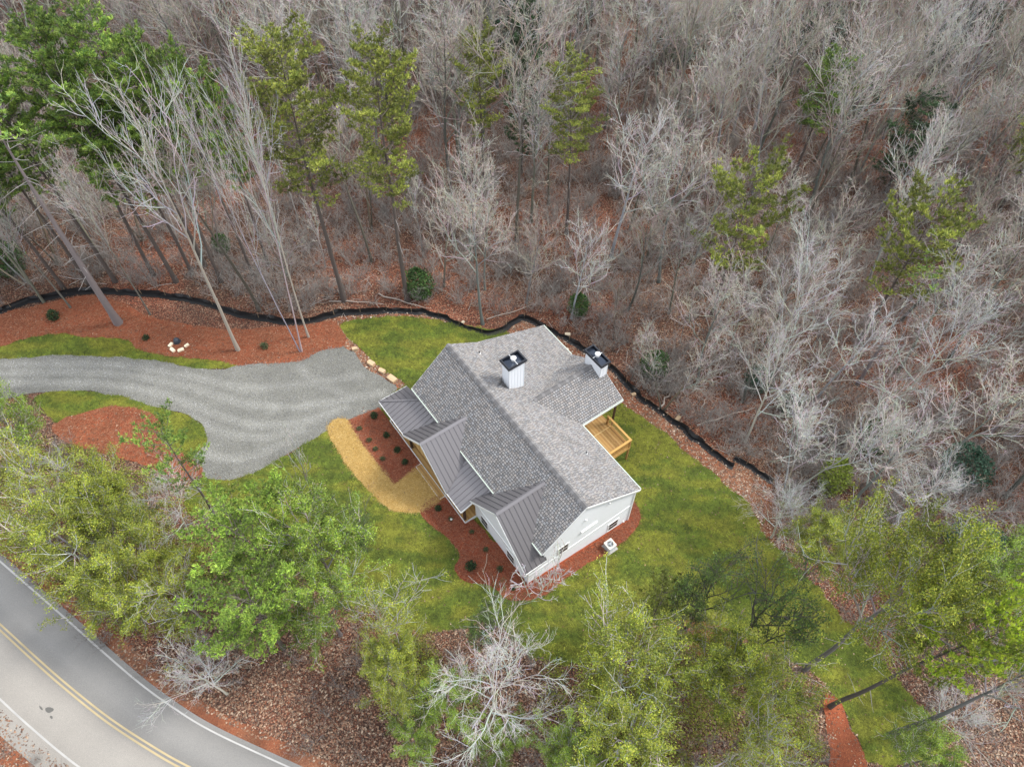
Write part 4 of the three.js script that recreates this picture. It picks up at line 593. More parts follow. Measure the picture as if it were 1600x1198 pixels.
// shrubs in the beds
[[585, 652, 1.25, 0, 'dark round shrub at the drive corner of the bed beside the front porch'], [562, 671, 0.9, 1, 'pale shrub nearest the straw path at the drive end of the porch bed'], [604, 682, 1.05, 0, 'dark shrub second along the porch side of the front bed'], [577, 689, 0.95, 1, 'pale shrub second along the path side of the front bed'], [587, 703, 0.9, 1, 'pale shrub third along the path side of the front bed'], [621, 705, 1.05, 0, 'dark shrub third along the porch side of the front bed'], [598, 718, 0.9, 1, 'pale shrub fourth along the path side of the front bed'], [633, 724, 1, 0, 'dark shrub beside the porch steps at the end of the front bed'],
  [685, 796, 1, 0, 'dark shrub where the straw path meets the long mulch bed'], [704, 812, 0.75, 1, 'small pale shrub with a white flower in the long mulch bed'], [737, 832, 0.8, 1, 'faint small shrub under the front room window in the mulch bed'], [759, 860, 0.85, 1, 'thin pale shrub midway along the mulch bed of the front room'], [736, 887, 1.5, 0, 'largest green shrub in the mulch bed at the lawn edge below the front room'], [781, 890, 1, 1, 'pale shrub close to the wall near the house corner'], [802, 921, 0.6, 0, 'tiny dark shrub at the mulch tip by the house corner'],
  [86, 498, 2.1, 0, 'big dark shrub on the orange pine straw bed by the fence'], [229, 530, 1.1, 0, 'small dark shrub on pine straw beside the stone arc'], [414, 543, 1.5, 1, 'pale variegated shrub on pine straw between the two leaning trunks']].forEach(([x, y, s, k, label], i) => plant('shrub', k ? BU.bedPale : BU.bed, label, 'shrub', at(x, y), { scale: s, turn: i * 1.7 }));
{ const p = at(705, 811, 0.35), f = thing('flower', 'single white flower on a small shrub in the long mulch bed', 'flower', [p[0], p[1] + 0.3, p[2]]); const g = new G(); for (let i = 0; i < 6; i++) { const a = i * 1.047; g.quad(V3(0, 0, 0), V3(Math.cos(a + 0.4) * 0.07, 0.03, Math.sin(a + 0.4) * 0.07), V3(Math.cos(a) * 0.13, 0.02, Math.sin(a) * 0.13), V3(Math.cos(a - 0.4) * 0.07, 0.03, Math.sin(a - 0.4) * 0.07)); } part('petal', g.geo(), mat(0.85, 0.85, 0.8, { side: THREE.DoubleSide }), f); const st = new G(); st.tube([V3(0, -0.32, 0), V3(0, 0, 0)], [0.01, 0.008], 5); part('stem', st.geo(), mat(0.06, 0.1, 0.03), f); }

// trees one can point out; the last number before the label is the crown's half width in photo pixels
function reachOf(k) {
  if (!k.R) { const p = (k.leaves ?? k.needles ?? k.crown ?? k.foliage).attributes.position, d = []; for (let i = 0; i < p.count; i += 5) d.push(Math.hypot(p.getX(i), p.getZ(i))); d.sort((a, b) => a - b); k.R = d[Math.floor(d.length * 0.93)]; }
  return k.R;
}
R.trees = [];
function grow(kind, name, b, H, rad, label, cat, turn) {
  const s = H / kind.H, d = pixel(b[0], b[1] + H * 0.7, b[2])[2]; R.trees.push([b[0], b[2]]);
  return plant(name, kind, label, cat, b, { scale: s, wide: rad * d / FOCAL / (reachOf(kind) * s), turn });
}
const stand = (kind, name, bx, by, tx, ty, rad, label, cat = 'tree', turn = 0) => { const b = at(bx, by); return grow(kind, name, b, topHeight(b, tx, ty), rad, label, cat, turn); };
const crownAt = (kind, name, cx, cy, H, rel, rad, label, turn = 0, cat = 'tree') => { const q = at(cx, cy, H * rel); return grow(kind, name, [q[0], ground(q[0], q[2]), q[2]], H, rad, label, cat, turn); };
const P_ = 'pine_tree', B_ = 'bare_tree', L_ = 'leafy_tree', PT = 'pine tree';
// pines behind
stand(PN.snag, P_, 185, 505, -45, 165, 60, 'tall purplish pine trunk with short dead limbs on the pine straw bed', PT, 1);
stand(PN.lush, P_, 240, 430, 128, 25, 62, 'tallest bright green pine at the far corner of the woods', PT, 0.4);
stand(PN.lush2, P_, 320, 415, 205, 15, 66, 'bright green pine beside the tallest one, crown touching it', PT, 2);
stand(PN.lush, P_, 140, 445, 20, 95, 58, 'green pine partly cut by the photo edge above the pine straw bed', PT, 3);
stand(PN.lush2, P_, 275, 440, 150, 110, 62, 'lower green pine in front of the tallest pines', PT, 1.2);
stand(PN.lush, P_, 395, 430, 322, 70, 46, 'green pine with rounded crown behind the forked white trees', PT, 4);
stand(PN.lush2, P_, 345, 440, 252, 75, 52, 'green pine standing inside the cluster behind the pale saplings', PT, 5.1);
stand(PN.thin, P_, 537, 470, 480, 50, 78, 'olive pine with wide flat crown and long bare trunk behind the back lawn', PT, 0);
stand(PN.thin2, P_, 637, 470, 614, 72, 64, 'olive pine with full round crown and one bough low on its trunk', PT, 2);
stand(PN.thin2, P_, 758, 320, 790, 52, 40, 'yellow green pine in the middle of the grey woods above the chimney', PT, 1);
stand(PN.dark, P_, 815, 270, 828, 8, 32, 'dark narrow evergreen behind the yellow green pine at the top', PT, 1);
stand(PN.thin, P_, 885, 365, 915, 115, 50, 'olive pine with ragged dark crown above the small chimney', PT, 3.3);
stand(PN.lush2, P_, 1235, 290, 1272, 80, 40, 'bright green pine standing alone in the far grey woods', PT, 2.2);
stand(PN.dark, P_, 1385, 300, 1420, 140, 45, 'dull green pine half hidden by grey branches in the far woods', PT, 4.1);
stand(PN.thin2, P_, 1560, 330, 1610, 165, 48, 'green pine crown cut by the photo edge in the far woods', PT, 0.2);
stand(PN.small, P_, 1112, 492, 1188, 278, 64, 'sparse olive pine with thin dark trunk between house and far woods', PT, 0.9);
stand(PN.small, P_, 1345, 530, 1425, 308, 66, 'mustard green pine with broad crown among the pale bare trees', PT, 2.9);
stand(PN.snag, P_, 1535, 690, 1650, 500, 25, 'dark bare pine trunk leaning out of the photo edge in the woods', PT, 2.9);
stand(PN.lush2, P_, 180, 440, 62, 60, 56, 'green pine filling the gap beside the tallest pines at the photo edge', PT, 0.9);
stand(PN.lush, P_, 100, 452, -25, 180, 58, 'lowest green pine at the photo edge behind the fence', PT, 2.9);
stand(PN.lush, P_, 300, 428, 190, 165, 56, 'green pine low in the corner cluster with dark trunk by the fence', PT, 4.3);
stand(PN.lush2, P_, 420, 415, 350, 120, 40, 'narrow green pine between the corner cluster and the wide olive pine', PT, 5.3);
// evergreen bushes in the woods
[[BU.round, 657, 462, 1.1, 'dense green bush in the woods behind the back lawn'], [BU.round, 903, 490, 0.85, 'low green bush behind the silt fence near the small chimney'], [BU.round, 1018, 585, 1, 'dark green bush by the silt fence beyond the rear deck'], [BU.round, 1355, 700, 1.15, 'bright green bush alone in the leafless woods'], [BU.lime, 1290, 765, 1.1, 'lime green bushy sapling at the wood edge beside the lawn'], [BU.teal, 1180, 605, 0.8, 'dull green bush under pale branches beyond the fence'], [BU.teal, 1495, 745, 1.2, 'wide dark evergreen thicket under grey branches'], [BU.teal, 1060, 90, 2, 'dark evergreen clump at the far top of the woods'], [BU.teal, 1275, 75, 2, 'dark evergreen clump behind the lone bright pine'], [BU.teal, 1520, 55, 1.8, 'dark evergreen clump at the top corner of the woods'], [BU.teal, 1330, 170, 1.7, 'dark evergreen thicket next to the lone bright pine'], [BU.teal, 1460, 100, 1.7, 'grey green thicket among the far thin trunks'], [BU.teal, 790, 70, 2, 'dark evergreen clump behind the narrow evergreen at the top'], [BU.round, 20, 425, 1.3, 'green bush in the woods beyond the fence at the photo edge'], [BU.round, 350, 392, 0.7, 'small green bush among trunks behind the fence'], [BU.teal, 1230, 640, 0.6, 'small grey green bush in front of the pale forked tree']].forEach(([k, x, y, s, label], i) => plant('evergreen_bush', k, label, 'bush', at(x, y), { scale: s, turn: i }));
// pale bare trees along the pine straw bed and the wood edge
const WH = { bark: [0.33, 0.32, 0.31], tip: [0.47, 0.46, 0.44] };
const W5 = hardwood(501, { H: 20, r: 0.2, stems: 2, clear: 0.42, open: 0.5, lift: 0.1, limbs: 13, twig: 5, fine: 3, spray: 2, ...WH }), W6 = hardwood(502, { H: 19, r: 0.2, clear: 0.45, open: 0.8, reach: 0.4, limbs: 10, twig: 5, fine: 3, spray: 2, wob: 0.12, ...WH }), W7 = hardwood(503, { H: 16, r: 0.2, clear: 0.3, open: 1.05, reach: 0.5, limbs: 14, twig: 8, fine: 6, thick: 0.68, lift: 0.06, wob: 0.16, bark: [0.42, 0.41, 0.395], tip: [0.54, 0.53, 0.505] });
stand(W6, B_, 372, 547, 195, 195, 92, 'pale bare tree leaning up from the pine straw with one long low limb', 'tree', 2.2);
stand(W5, B_, 470, 550, 350, 160, 58, 'forked white bare tree rising where pine straw meets the drive', 'tree', 0.6);
stand(W6, B_, 482, 527, 422, 165, 50, 'slim white bare tree just behind the forked one at the drive end', 'tree', 4);
stand(HW[2], B_, 110, 481, -10, 300, 45, 'thin pale trunk standing at the fence end of the pine straw bed', 'tree', 1);
stand(HW[0], B_, 68, 472, -30, 330, 45, 'grey trunk just outside the fence near the photo edge', 'tree', 2);
stand(HW[2], B_, 234, 491, 150, 250, 40, 'slender grey trunk at the back of the pine straw between fence and shrub', 'tree', 3);
stand(HW[3], B_, 1035, 640, 1100, 520, 70, 'pale bare tree with drooping white limbs beyond the silt fence', 'tree', 0.3);
stand(W7, B_, 1165, 690, 1265, 575, 78, 'white branched bare tree at the fence end of the woods', 'tree', 1.3);
stand(W7, B_, 1205, 590, 1310, 430, 85, 'broad grey white tree in the woods beyond the lawn', 'tree', 2.3);
stand(PN.snag, 'dead_tree', 1340, 600, 1445, 415, 28, 'broken white dead trunk with a few stubs in the woods', 'dead tree', 0.3);
stand(W7, B_, 1390, 640, 1500, 480, 80, 'pale spreading tree beside the broken dead trunk', 'tree', 5);
stand(W7, B_, 1205, 840, 1255, 780, 62, 'whitish bare tree hanging over the lawn corner', 'tree', 3.4);
stand(W7, B_, 1405, 810, 1480, 740, 75, 'tangled white bare tree above the olive tree', 'tree', 4.4);
stand(HW[1], B_, 955, 400, 975, 225, 95, 'bare tree with long pale limbs spreading above the rear gable', 'tree', 1.4);
// front trees over the lawn and the roadside
crownAt(PN.bright, P_, 385, 840, 11, 0.75, 82, 'bright green pine on the drive side of the big roadside clump', 0, PT);
crownAt(LF.green, L_, 490, 850, 10, 0.7, 85, 'light green leafy tree on the lawn side of the roadside clump', 1);
crownAt(PN.bright, P_, 395, 955, 10, 0.75, 80, 'bright green pine nearest the road in the green clump', 2.1, PT);
crownAt(LF.green, L_, 505, 945, 9, 0.68, 75, 'yellowish leafy tree at the lower side of the green clump', 4.1);
stand(PN.sparse, P_, 350, 828, 180, 668, 70, 'thin leaning pine with flat green boughs over the mulch island', PT, 2.6);
crownAt(LF.thin, L_, 65, 755, 9, 0.68, 84, 'greyish sparse tree with few leaves at the photo edge below the drive', 0.5);
crownAt(LF.green, L_, 10, 660, 10, 0.68, 62, 'light green tree cut by the photo edge beside the drive', 3);
crownAt(LF.olive, L_, 110, 860, 9, 0.65, 92, 'olive tree overhanging the road shoulder at the photo edge', 1.9);
crownAt(LF.olive2, L_, 180, 805, 8, 0.65, 76, 'olive tree between the road and the leaning thin pine', 2.8);
crownAt(LF.olive2, L_, 215, 900, 8, 0.6, 85, 'olive tree low over the road shoulder', 4.8);
crownAt(LF.thin, L_, 285, 935, 8, 0.6, 75, 'thin brownish tree behind the road edge with pale twigs', 5.5);
crownAt(W7, B_, 265, 800, 7, 0.65, 62, 'white bare tree with drooping limbs beside the mulch island', 0.7);
crownAt(W7, B_, 325, 1060, 6, 0.65, 72, 'bare tree with pale limbs hanging over the leaf litter by the road', 2.9);
crownAt(W7, B_, 755, 1085, 12, 0.72, 118, 'large white bare tree with crooked limbs below the house', 0.4);
crownAt(LF.thin, L_, 590, 965, 8, 0.65, 78, 'greyish half leafy tree at the lawn edge below the straw path', 1.1);
crownAt(LF.olive2, L_, 620, 1060, 6, 0.6, 65, 'low olive tree over red leaf litter beside the white bare tree', 2.1);
crownAt(LF.olive, L_, 970, 1045, 10, 0.66, 98, 'big olive tree at the lower edge of the lawn', 0.9);
crownAt(LF.olive, L_, 985, 1150, 10, 0.68, 95, 'olive tree nearest the bottom below the big olive one', 3.9);
crownAt(LF.olive2, L_, 1165, 1070, 9, 0.66, 95, 'olive tree beside the mulch strip at the bottom of the lawn', 2.9);
crownAt(LF.thin, L_, 1185, 1160, 9, 0.66, 88, 'sparse yellow olive tree at the bottom beside the mulch strip', 5.9);
crownAt(LF.green, L_, 890, 1190, 8, 0.7, 55, 'light green tree cut by the bottom edge beside the white tree', 5.9);
stand(LF.tall, L_, 1258, 1045, 1445, 835, 118, 'wide olive tree with mossy leaning trunk on the lawn edge', 'tree', 2.2);
stand(PN.tall, P_, 1297, 1104, 1565, 975, 82, 'bright yellow green pine with long leaning trunk from the mulch strip', PT, 1.2);
stand(hardwood(504, { H: 15, r: 0.27, clear: 0.6, open: 1.0, reach: 0.4, limbs: 11, twig: 6, fine: 4, bark: [0.09, 0.08, 0.07], tip: [0.48, 0.47, 0.45], wob: 0.12 }), B_, 1389, 1150, 1660, 1085, 80, 'thick dark trunk with white bare limbs at the lawn bottom corner', 'tree', 1.0);
crownAt(W7, B_, 1500, 1115, 7, 0.7, 62, 'white bare tree with crooked forked limbs at the corner of the lawn', 3.9);
crownAt(LF.green, L_, 1550, 900, 9, 0.68, 68, 'green leafy tree behind the bright yellow green pine', 1.3);
crownAt(BU.teal, 'evergreen_bush', 1530, 850, 3.6, 0.5, 42, 'teal green bush behind the wide olive tree', 1.3, 'bush');
crownAt(LF.olive2, L_, 1295, 855, 7, 0.65, 62, 'small olive tree at the lawn corner beside bare branches', 3.3);
stand(LF.dark, L_, 1066, 985, 1115, 865, 58, 'dark multi-stemmed tree on the lawn with thin foliage', 'tree', 0.4);
stand(LF.dark, L_, 1152, 1018, 1225, 900, 68, 'dark green tree with leaning trunk next to the clay patch', 'tree', 2.4);
stand(PN.small, P_, 1010, 985, 1022, 915, 36, 'young green pine on the lawn in line with the gable', PT, 2.0);
stand(LF.dark, L_, 765, 1005, 772, 945, 42, 'little dark crooked tree between house corner and white bare tree', 'tree', 1.0);
crownAt(LF.green, L_, 1445, 1185, 7, 0.68, 60, 'light green tree at the bottom beside the fallen dark trunks', 2.0);
crownAt(LF.dark, L_, 560, 830, 4, 0.6, 36, 'small dark green tree on the lawn behind the roadside clump', 2.0);
crownAt(LF.green, L_, 700, 1105, 5, 0.6, 58, 'low green tree seen through the limbs of the large white bare tree', 0);
crownAt(LF.green, L_, 655, 1150, 4, 0.6, 48, 'low green tree below the large white bare tree at the bottom', 2);
crownAt(LF.green, L_, 780, 1160, 4, 0.6, 45, 'small green tree behind the trunk of the large white bare tree', 4);
crownAt(LF.olive, L_, 1600, 1000, 9, 0.66, 75, 'olive tree cut by the photo edge beside the bright pine', 5.2);
crownAt(LF.thin, L_, 1075, 985, 6, 0.66, 50, 'low thin tree between the dark multi-stemmed tree and the big olive one', 4.2);
// saplings
const SP = hardwood(601, { H: 5, r: 0.045, stems: 2, clear: 0.25, open: 0.7, reach: 0.4, limbs: 9, twig: 4, fine: 3, spray: 2, bark: [0.5, 0.48, 0.46], tip: [0.6, 0.58, 0.56] });
[[832, 934, 5.2, 'white bare sapling right at the lower house corner'], [864, 914, 4.6, 'white bare sapling beside the gable wall near the house corner'], [851, 926, 3.4, 'smallest white sapling between the two at the house corner']].forEach(([x, y, h, label], i) => plant('sapling', SP, label, 'sapling', at(x, y), { scale: h / 5, turn: i * 2 }));
const CR = hardwood(602, { H: 9, r: 0.09, stems: 2, clear: 0.45, open: 0.8, reach: 0.3, limbs: 7, twig: 3, fine: 2, spray: 2, wob: 0.4, bark: [0.17, 0.15, 0.14], tip: [0.55, 0.53, 0.5] });
stand(CR, B_, 500, 803, 402, 690, 42, 'crooked bare tree whose pale tip shows against the gravel drive', 'tree', 0.2);
stand(CR, B_, 466, 757, 492, 662, 24, 'short crooked bare stem on the lawn edge of the drive', 'tree', 2.2);

// the leafless woods: a scatter of trees, thinned to even spacing
const woodsPx = [[-400, 540], ...fencePx.map(([x, y]) => [x, y - 9]), [1165, 715], [1215, 745], [1225, 845], [1330, 880], [1480, 860], [1620, 880], [1900, 940], [2400, 600], [2400, -2500], [-800, -2500], [-800, 560]];
const spots = [], PINES = [[490, 150, 62], [628, 165, 55], [795, 120, 38], [915, 170, 48], [1268, 140, 42], [1182, 325, 58], [1420, 370, 60], [130, 120, 150], [310, 110, 55]];
{
  const r = rng(9001), cellOf = new Map(), key = (x, z) => Math.floor(x / 5) + ',' + Math.floor(z / 5);
  const add = (x, z) => { const k = key(x, z); (cellOf.get(k) ?? cellOf.set(k, []).get(k)).push([x, z]); };
  for (const [x, z] of R.trees) add(x, z);
  for (let i = 0; i < 60000; i++) {
    const z = -22 - 190 * r(), x = (r() - 0.5) * 300, q = pixel(x, ground(x, z), z); if (q[0] < -330 || q[0] > 1930 || q[1] < -420 || !inside(woodsPx, q[0], q[1])) continue;
    const gap = (q[1] > 330 ? 2.6 : 2.2) + 2.0 * vnoise(x / 18, z / 18, 77), cx = Math.floor(x / 5), cz = Math.floor(z / 5); let ok = true;
    for (let a = -1; a <= 1 && ok; a++) for (let b = -1; b <= 1 && ok; b++) for (const p of cellOf.get((cx + a) + ',' + (cz + b)) ?? []) if (Math.hypot(p[0] - x, p[1] - z) < gap) { ok = false; break; }
    const c = pixel(x, ground(x, z) + 11, z); if (PINES.some(([px, py, w]) => Math.abs(c[0] - px) < w && c[1] > py - 60 && c[1] < py + 95)) ok = false;
    if (!ok) continue; add(x, z); spots.push([x, z, q[2], q[0], q[1]]);
  }
  spots.sort((a, b) => a[2] - b[2]);
}
{
  const tints = [[1, 1, 1], [0.8, 0.76, 0.7], [1.15, 1.13, 1.08], [0.66, 0.61, 0.56], [0.92, 0.9, 0.88]].map((c) => { const m = barkM.clone(); m.color.setRGB(...c); return m; }), tintRGB = tints.map((m) => m.color);
  const r = rng(77), pick = [0, 1, 2, 3, 4, 5, 6, 7, 8, 0, 2, 6, 7, 8], proto = [], areas = [[(x, y) => x < 520, 'behind the pine straw bed'], [(x, y) => x < 1000, 'in the woods behind the house'], [() => true, 'in the woods beyond the side lawn']];
  const shows = spots.filter((s) => s[3] > -60 && s[3] < 1660 && s[4] > -150), one = new Set(shows.slice(0, 295)), rest = HW.map(() => []);
  const marks = [[537, 470, 'the wide flat-crowned olive pine'], [637, 470, 'the round-crowned olive pine'], [758, 320, 'the yellow green pine'], [885, 365, 'the ragged olive pine'], [1235, 290, 'the lone bright green pine'], [1385, 300, 'the half hidden dull pine'], [1112, 492, 'the sparse olive pine'], [1345, 530, 'the mustard green pine'], [657, 462, 'the dense green bush'], [903, 490, 'the bush behind the small chimney'], [1018, 585, 'the bush beyond the rear deck'], [1355, 700, 'the bright green bush'], [1290, 765, 'the lime green sapling'], [1340, 600, 'the broken white trunk'], [1535, 690, 'the leaning dark pine trunk'], [1495, 745, 'the wide evergreen thicket'], [240, 430, 'the tallest green pine'], [140, 445, 'the pine at the photo edge'], [395, 430, 'the rounded green pine'], [185, 505, 'the purplish pine trunk'], [20, 425, 'the bush at the fence edge'], [955, 400, 'the long-limbed pale tree'], [1205, 590, 'the broad grey white tree'], [1180, 605, 'the dull green bush']].map(([x, y, n]) => { const p = at(x, y); return [p[0], p[2], n, x, y]; });
  const HWshort = ['tall grey bare tree', 'wide pale bare tree', 'slender tall bare tree', 'forked brownish bare tree', 'three-stemmed pale bare tree', 'low brown bare tree', 'full-crowned tall bare tree', 'thin brown bare sapling', 'thin pale bare sapling'], seen = new Map(), nth = ['', 'second ', 'third ', 'fourth ', 'fifth ', 'sixth ', 'seventh ', 'eighth ', 'ninth ', 'tenth ', 'eleventh ', 'twelfth '];
  const nearMark = ([x, z, , px, py], k) => { const m = marks.reduce((b, q) => Math.hypot(q[0] - x, q[1] - z) < Math.hypot(b[0] - x, b[1] - z) ? q : b), side = Math.abs(py - m[4]) > Math.abs(px - m[3]) * 0.6 ? (py < m[4] ? 'behind ' : 'in front of ') : 'beside ', id = k + side + m[2] + (px < m[3]), n = seen.get(id) ?? 0; seen.set(id, n + 1); return nth[Math.min(n, 11)] + side + m[2] + (px < m[3] ? ', roadward' : ''); };
  const d = new THREE.Object3D();
  for (const s of spots) {
    const k = pick[Math.floor(r() * pick.length)], [x, z] = s, sc = 0.68 + 0.46 * r(), turn = r() * 6.28, tilt = [(r() - 0.5) * 0.16, (r() - 0.5) * 0.16], ti = Math.floor(r() * 5), lowEdge = s[4] > 380 ? 0.85 : 1;
    if (one.has(s)) {
      const where = areas.find(([f]) => f(s[3], s[4]))[1], label = HWshort[k] + ', ' + nearMark(s, k), t = proto[k] ? proto[k].clone() : null;
      if (t) { t.name = numbered('bare_tree'); scene.add(t); t.position.set(x, ground(x, z), z); t.rotation.set(tilt[0], turn, tilt[1]); t.scale.setScalar(sc * lowEdge); tag(t, label, 'tree', HWkind[k].replace('leafless ', 'leafless ') + ' trees ' + where); }
      else proto[k] = plant('bare_tree', HW[k], label, 'tree', [x, ground(x, z), z], { scale: sc * lowEdge, turn, group: HWkind[k] + ' trees ' + where });
      if (t) for (const c of t.children) c.material = tints[ti];
    } else { d.position.set(x, ground(x, z), z); d.rotation.set(tilt[0], turn, tilt[1]); d.scale.setScalar(sc); d.updateMatrix(); rest[k].push([d.matrix.clone(), tintRGB[ti]]); }
  }
  const woods = new THREE.Group(); woods.name = 'distant_woods'; tag(woods, 'mass of far grey leafless trees filling the top of the photo', 'woods', null, 'stuff'); scene.add(woods);
  rest.forEach((list, k) => { if (!list.length) return; for (const [n, g] of [['trunk', HW[k].trunk], ['crown', HW[k].crown]]) { const m = new THREE.InstancedMesh(g, barkM, list.length); list.forEach(([q, c], i) => { m.setMatrixAt(i, q); m.setColorAt(i, c); }); m.name = numbered(n); m.castShadow = m.receiveShadow = true; woods.add(m); } });
}
// brush, litter, turf: countless small stuff
function scatter(name, label, category, geos, m, count, where, place, seed) {
  const r = rng(seed), d = new THREE.Object3D(), lists = geos.map(() => []), c = new THREE.Color(); let n = 0, guard = 0;
  while (n < count && guard++ < count * 30) { const p = where(r); if (!p) continue; const k = Math.floor(r() * geos.length), col = place(d, p, r); d.updateMatrix(); lists[k].push([d.matrix.clone(), col]); n++; }
  const g = geos.length > 1 ? new THREE.Group() : null; if (g) { g.name = numbered(name); scene.add(g); tag(g, label, category, null, 'stuff'); }
  lists.forEach((l, k) => { if (!l.length) return; const q = new THREE.InstancedMesh(geos[k], m, l.length); l.forEach(([x, col], i) => { q.setMatrixAt(i, x); if (col) q.setColorAt(i, c.setRGB(...col)); }); q.castShadow = q.receiveShadow = true; q.name = numbered(g ? 'clump' : name); g ? g.add(q) : tag((scene.add(q), q), label, category, null, 'stuff'); });
}
const inWoods = (r) => { const z = -20 - 115 * Math.pow(r(), 1.3), x = (r() - 0.5) * 210, q = pixel(x, ground(x, z), z); return q[0] > -150 && q[0] < 1750 && q[1] > -120 && inside(woodsPx, q[0], q[1]) ? [x, z] : null; };
const roadside = (r) => { const x = -50 + 95 * r(), z = -34 + 42 * r(), q = pixel(x, ground(x, z), z); return q[0] > -80 && q[0] < 1700 && q[1] < 1300 && q[1] > 600 && !inYard(x, z) && !nearRoad(x, z, 3.3) && toUV(x, z)[1] < -7 + (x > 10 ? 40 : 0) && !inside(R.clay, x, z) ? [x, z] : null; };
const brushGeo = [701, 702, 703, 704].map((s, i) => { const r = rng(s), g = new G(); for (let k = 0; k < 7; k++) { const a = r() * 6.28, st = limb(V3((r() - 0.5) * 0.5, -0.05, (r() - 0.5) * 0.5), V3(Math.cos(a) * 0.5, 1, Math.sin(a) * 0.5).normalize(), 1.2 + 1.8 * r(), 4, 0.35, 0.02, r); { const q = 0.18 + 0.18 * r(); g.col = [q, q * 0.93, q * 0.86]; }; g.tube(st, taper(5, 0.017, 0.008), 3); for (let j = 0; j < 7; j++) { const [p, d] = along(st, 0.25 + 0.75 * r()), l2 = limb(p, rot(d, 0.7, r), 0.4 + 0.6 * r(), 2, 0.5, 0.05, r); g.tube(l2, [0.01, 0.0085, 0.006], 3); for (let m = 0; m < 2; m++) { const [p3, d3] = along(l2, 0.4 + 0.6 * r()); g.tube(limb(p3, rot(d3, 0.7, r), 0.3, 1, 0.4, 0, r), [0.0075, 0.005], 3); } } } return g.geo(); });
scatter('undergrowth', 'thin grey leafless brush covering the woodland floor', 'undergrowth', brushGeo, barkM, 6500, inWoods, (d, [x, z], r) => { d.position.set(x, ground(x, z), z); d.rotation.set(0, r() * 6.28, 0); d.scale.setScalar(0.6 + 0.7 * r()); }, 801);
scatter('undergrowth', 'thin brown brush on the roadside bank under the trees', 'undergrowth', brushGeo.slice(0, 2), barkM, 420, roadside, (d, [x, z], r) => { d.position.set(x, ground(x, z), z); d.rotation.set(0, r() * 6.28, 0); d.scale.setScalar(0.35 + 0.5 * r()); }, 802);
const lowGreen = [841, 842, 843].map((q) => { const b = bush(q, { w: 2.2, h: 1.3, n: 420, size: 0.1, cols: OL }); return b.foliage; });
const greenSpots = [[[-60, 690], [120, 700], [300, 780], [330, 900], [300, 1000], [140, 960], [20, 860], [-60, 780]], [[560, 990], [680, 1000], [690, 1110], [600, 1110]], [[860, 1010], [1000, 985], [1120, 1000], [1270, 1050], [1290, 1240], [860, 1240]], [[1300, 870], [1620, 830], [1640, 960], [1420, 960]]];
const underFront = (r) => { const x = -50 + 100 * r(), z = -36 + 44 * r(), q = pixel(x, ground(x, z), z); return greenSpots.some((k) => inside(k, q[0], q[1])) && !inYard(x, z) && !nearRoad(x, z, 4.2) ? [x, z] : null; };
scatter('undergrowth', 'low olive green spring brush under the trees beside road and lawn', 'undergrowth', lowGreen, leafM, 400, underFront, (d, [x, z], r) => { d.position.set(x, ground(x, z), z); d.rotation.set(0, r() * 6.28, 0); d.scale.setScalar(0.5 + 0.8 * r()); }, 803);
const leafGeo = (() => { const g = new G(); const q = [V3(0, 0.012, -0.5), V3(0.28, 0.1, -0.05), V3(0, 0.03, 0.5), V3(-0.3, 0.12, 0.05)]; g.quad(q[3], q[2], q[1], q[0]); return g.geo(); })();
const tintM = new THREE.MeshStandardMaterial({ roughness: 0.9, side: THREE.DoubleSide });
const litterCols = [[0.23, 0.115, 0.068], [0.155, 0.085, 0.055], [0.29, 0.175, 0.11], [0.1, 0.065, 0.048], [0.37, 0.27, 0.19], [0.185, 0.122, 0.086]];
const litter = (d, [x, z], r) => { d.position.set(x, ground(x, z) + 0.015 + 0.03 * r(), z); d.rotation.set((r() - 0.5) * 0.9, r() * 6.28, (r() - 0.5) * 0.9); d.scale.setScalar(0.13 + 0.12 * r()); const c = litterCols[Math.floor(r() * 6)], k = 0.75 + 0.5 * r(); return [c[0] * k, c[1] * k, c[2] * k]; };
scatter('leaf_litter', 'fallen red brown leaves over the woodland floor', 'leaf litter', [leafGeo], tintM, 110000, inWoods, litter, 803);
scatter('leaf_litter', 'fallen red brown leaves on the bank beside the road', 'leaf litter', [leafGeo], tintM, 60000, roadside, litter, 804);
const stickGeo = [811, 812].map((s) => { const r = rng(s), g = new G(); g.tube(limb(V3(0, 0, 0), V3(1, 0.05, 0), 1.6, 4, 0.3, 0, r), taper(5, 0.025, 0.008), 4); g.tube(limb(V3(0.7, 0.03, 0), V3(0.7, 0.3, 0.6).normalize(), 0.7, 2, 0.3, 0, r), [0.014, 0.01, 0.006], 3); return g.geo(); });
scatter('fallen_sticks', 'pale fallen sticks strewn over the woodland floor', 'sticks', stickGeo, mat(0.42, 0.37, 0.33), 2600, inWoods, (d, [x, z], r) => { d.position.set(x, ground(x, z) + 0.05, z); d.rotation.set(0, r() * 6.28, 0); d.scale.setScalar(0.5 + 1.1 * r()); }, 805);
const onClay = (r) => { const x = -20 + 60 * r(), z = -70 + 55 * r(); return ['clay', 'clay2'].some((k) => inside(R[k], x, z)) && !inYard(x, z) ? [x, z] : null; };
scatter('leaf_litter', 'fallen leaves over the red clay strip inside the silt fence', 'leaf litter', [leafGeo], tintM, 5200, onClay, litter, 814);
scatter('gravel', 'small pale stones in the red clay strip inside the silt fence', 'stones', [new THREE.IcosahedronGeometry(1, 0)], tintM, 900, onClay, (d, [x, z], r) => { const s = 0.03 + 0.09 * r() * r() * r(); d.position.set(x, ground(x, z) + 0.03, z); d.rotation.set(r() * 6, r() * 6, 0); d.scale.set(s * 1.3, s * 0.8, s); const k = 0.35 + 0.35 * r(); return [k, k * 0.85, k * 0.68]; }, 815);
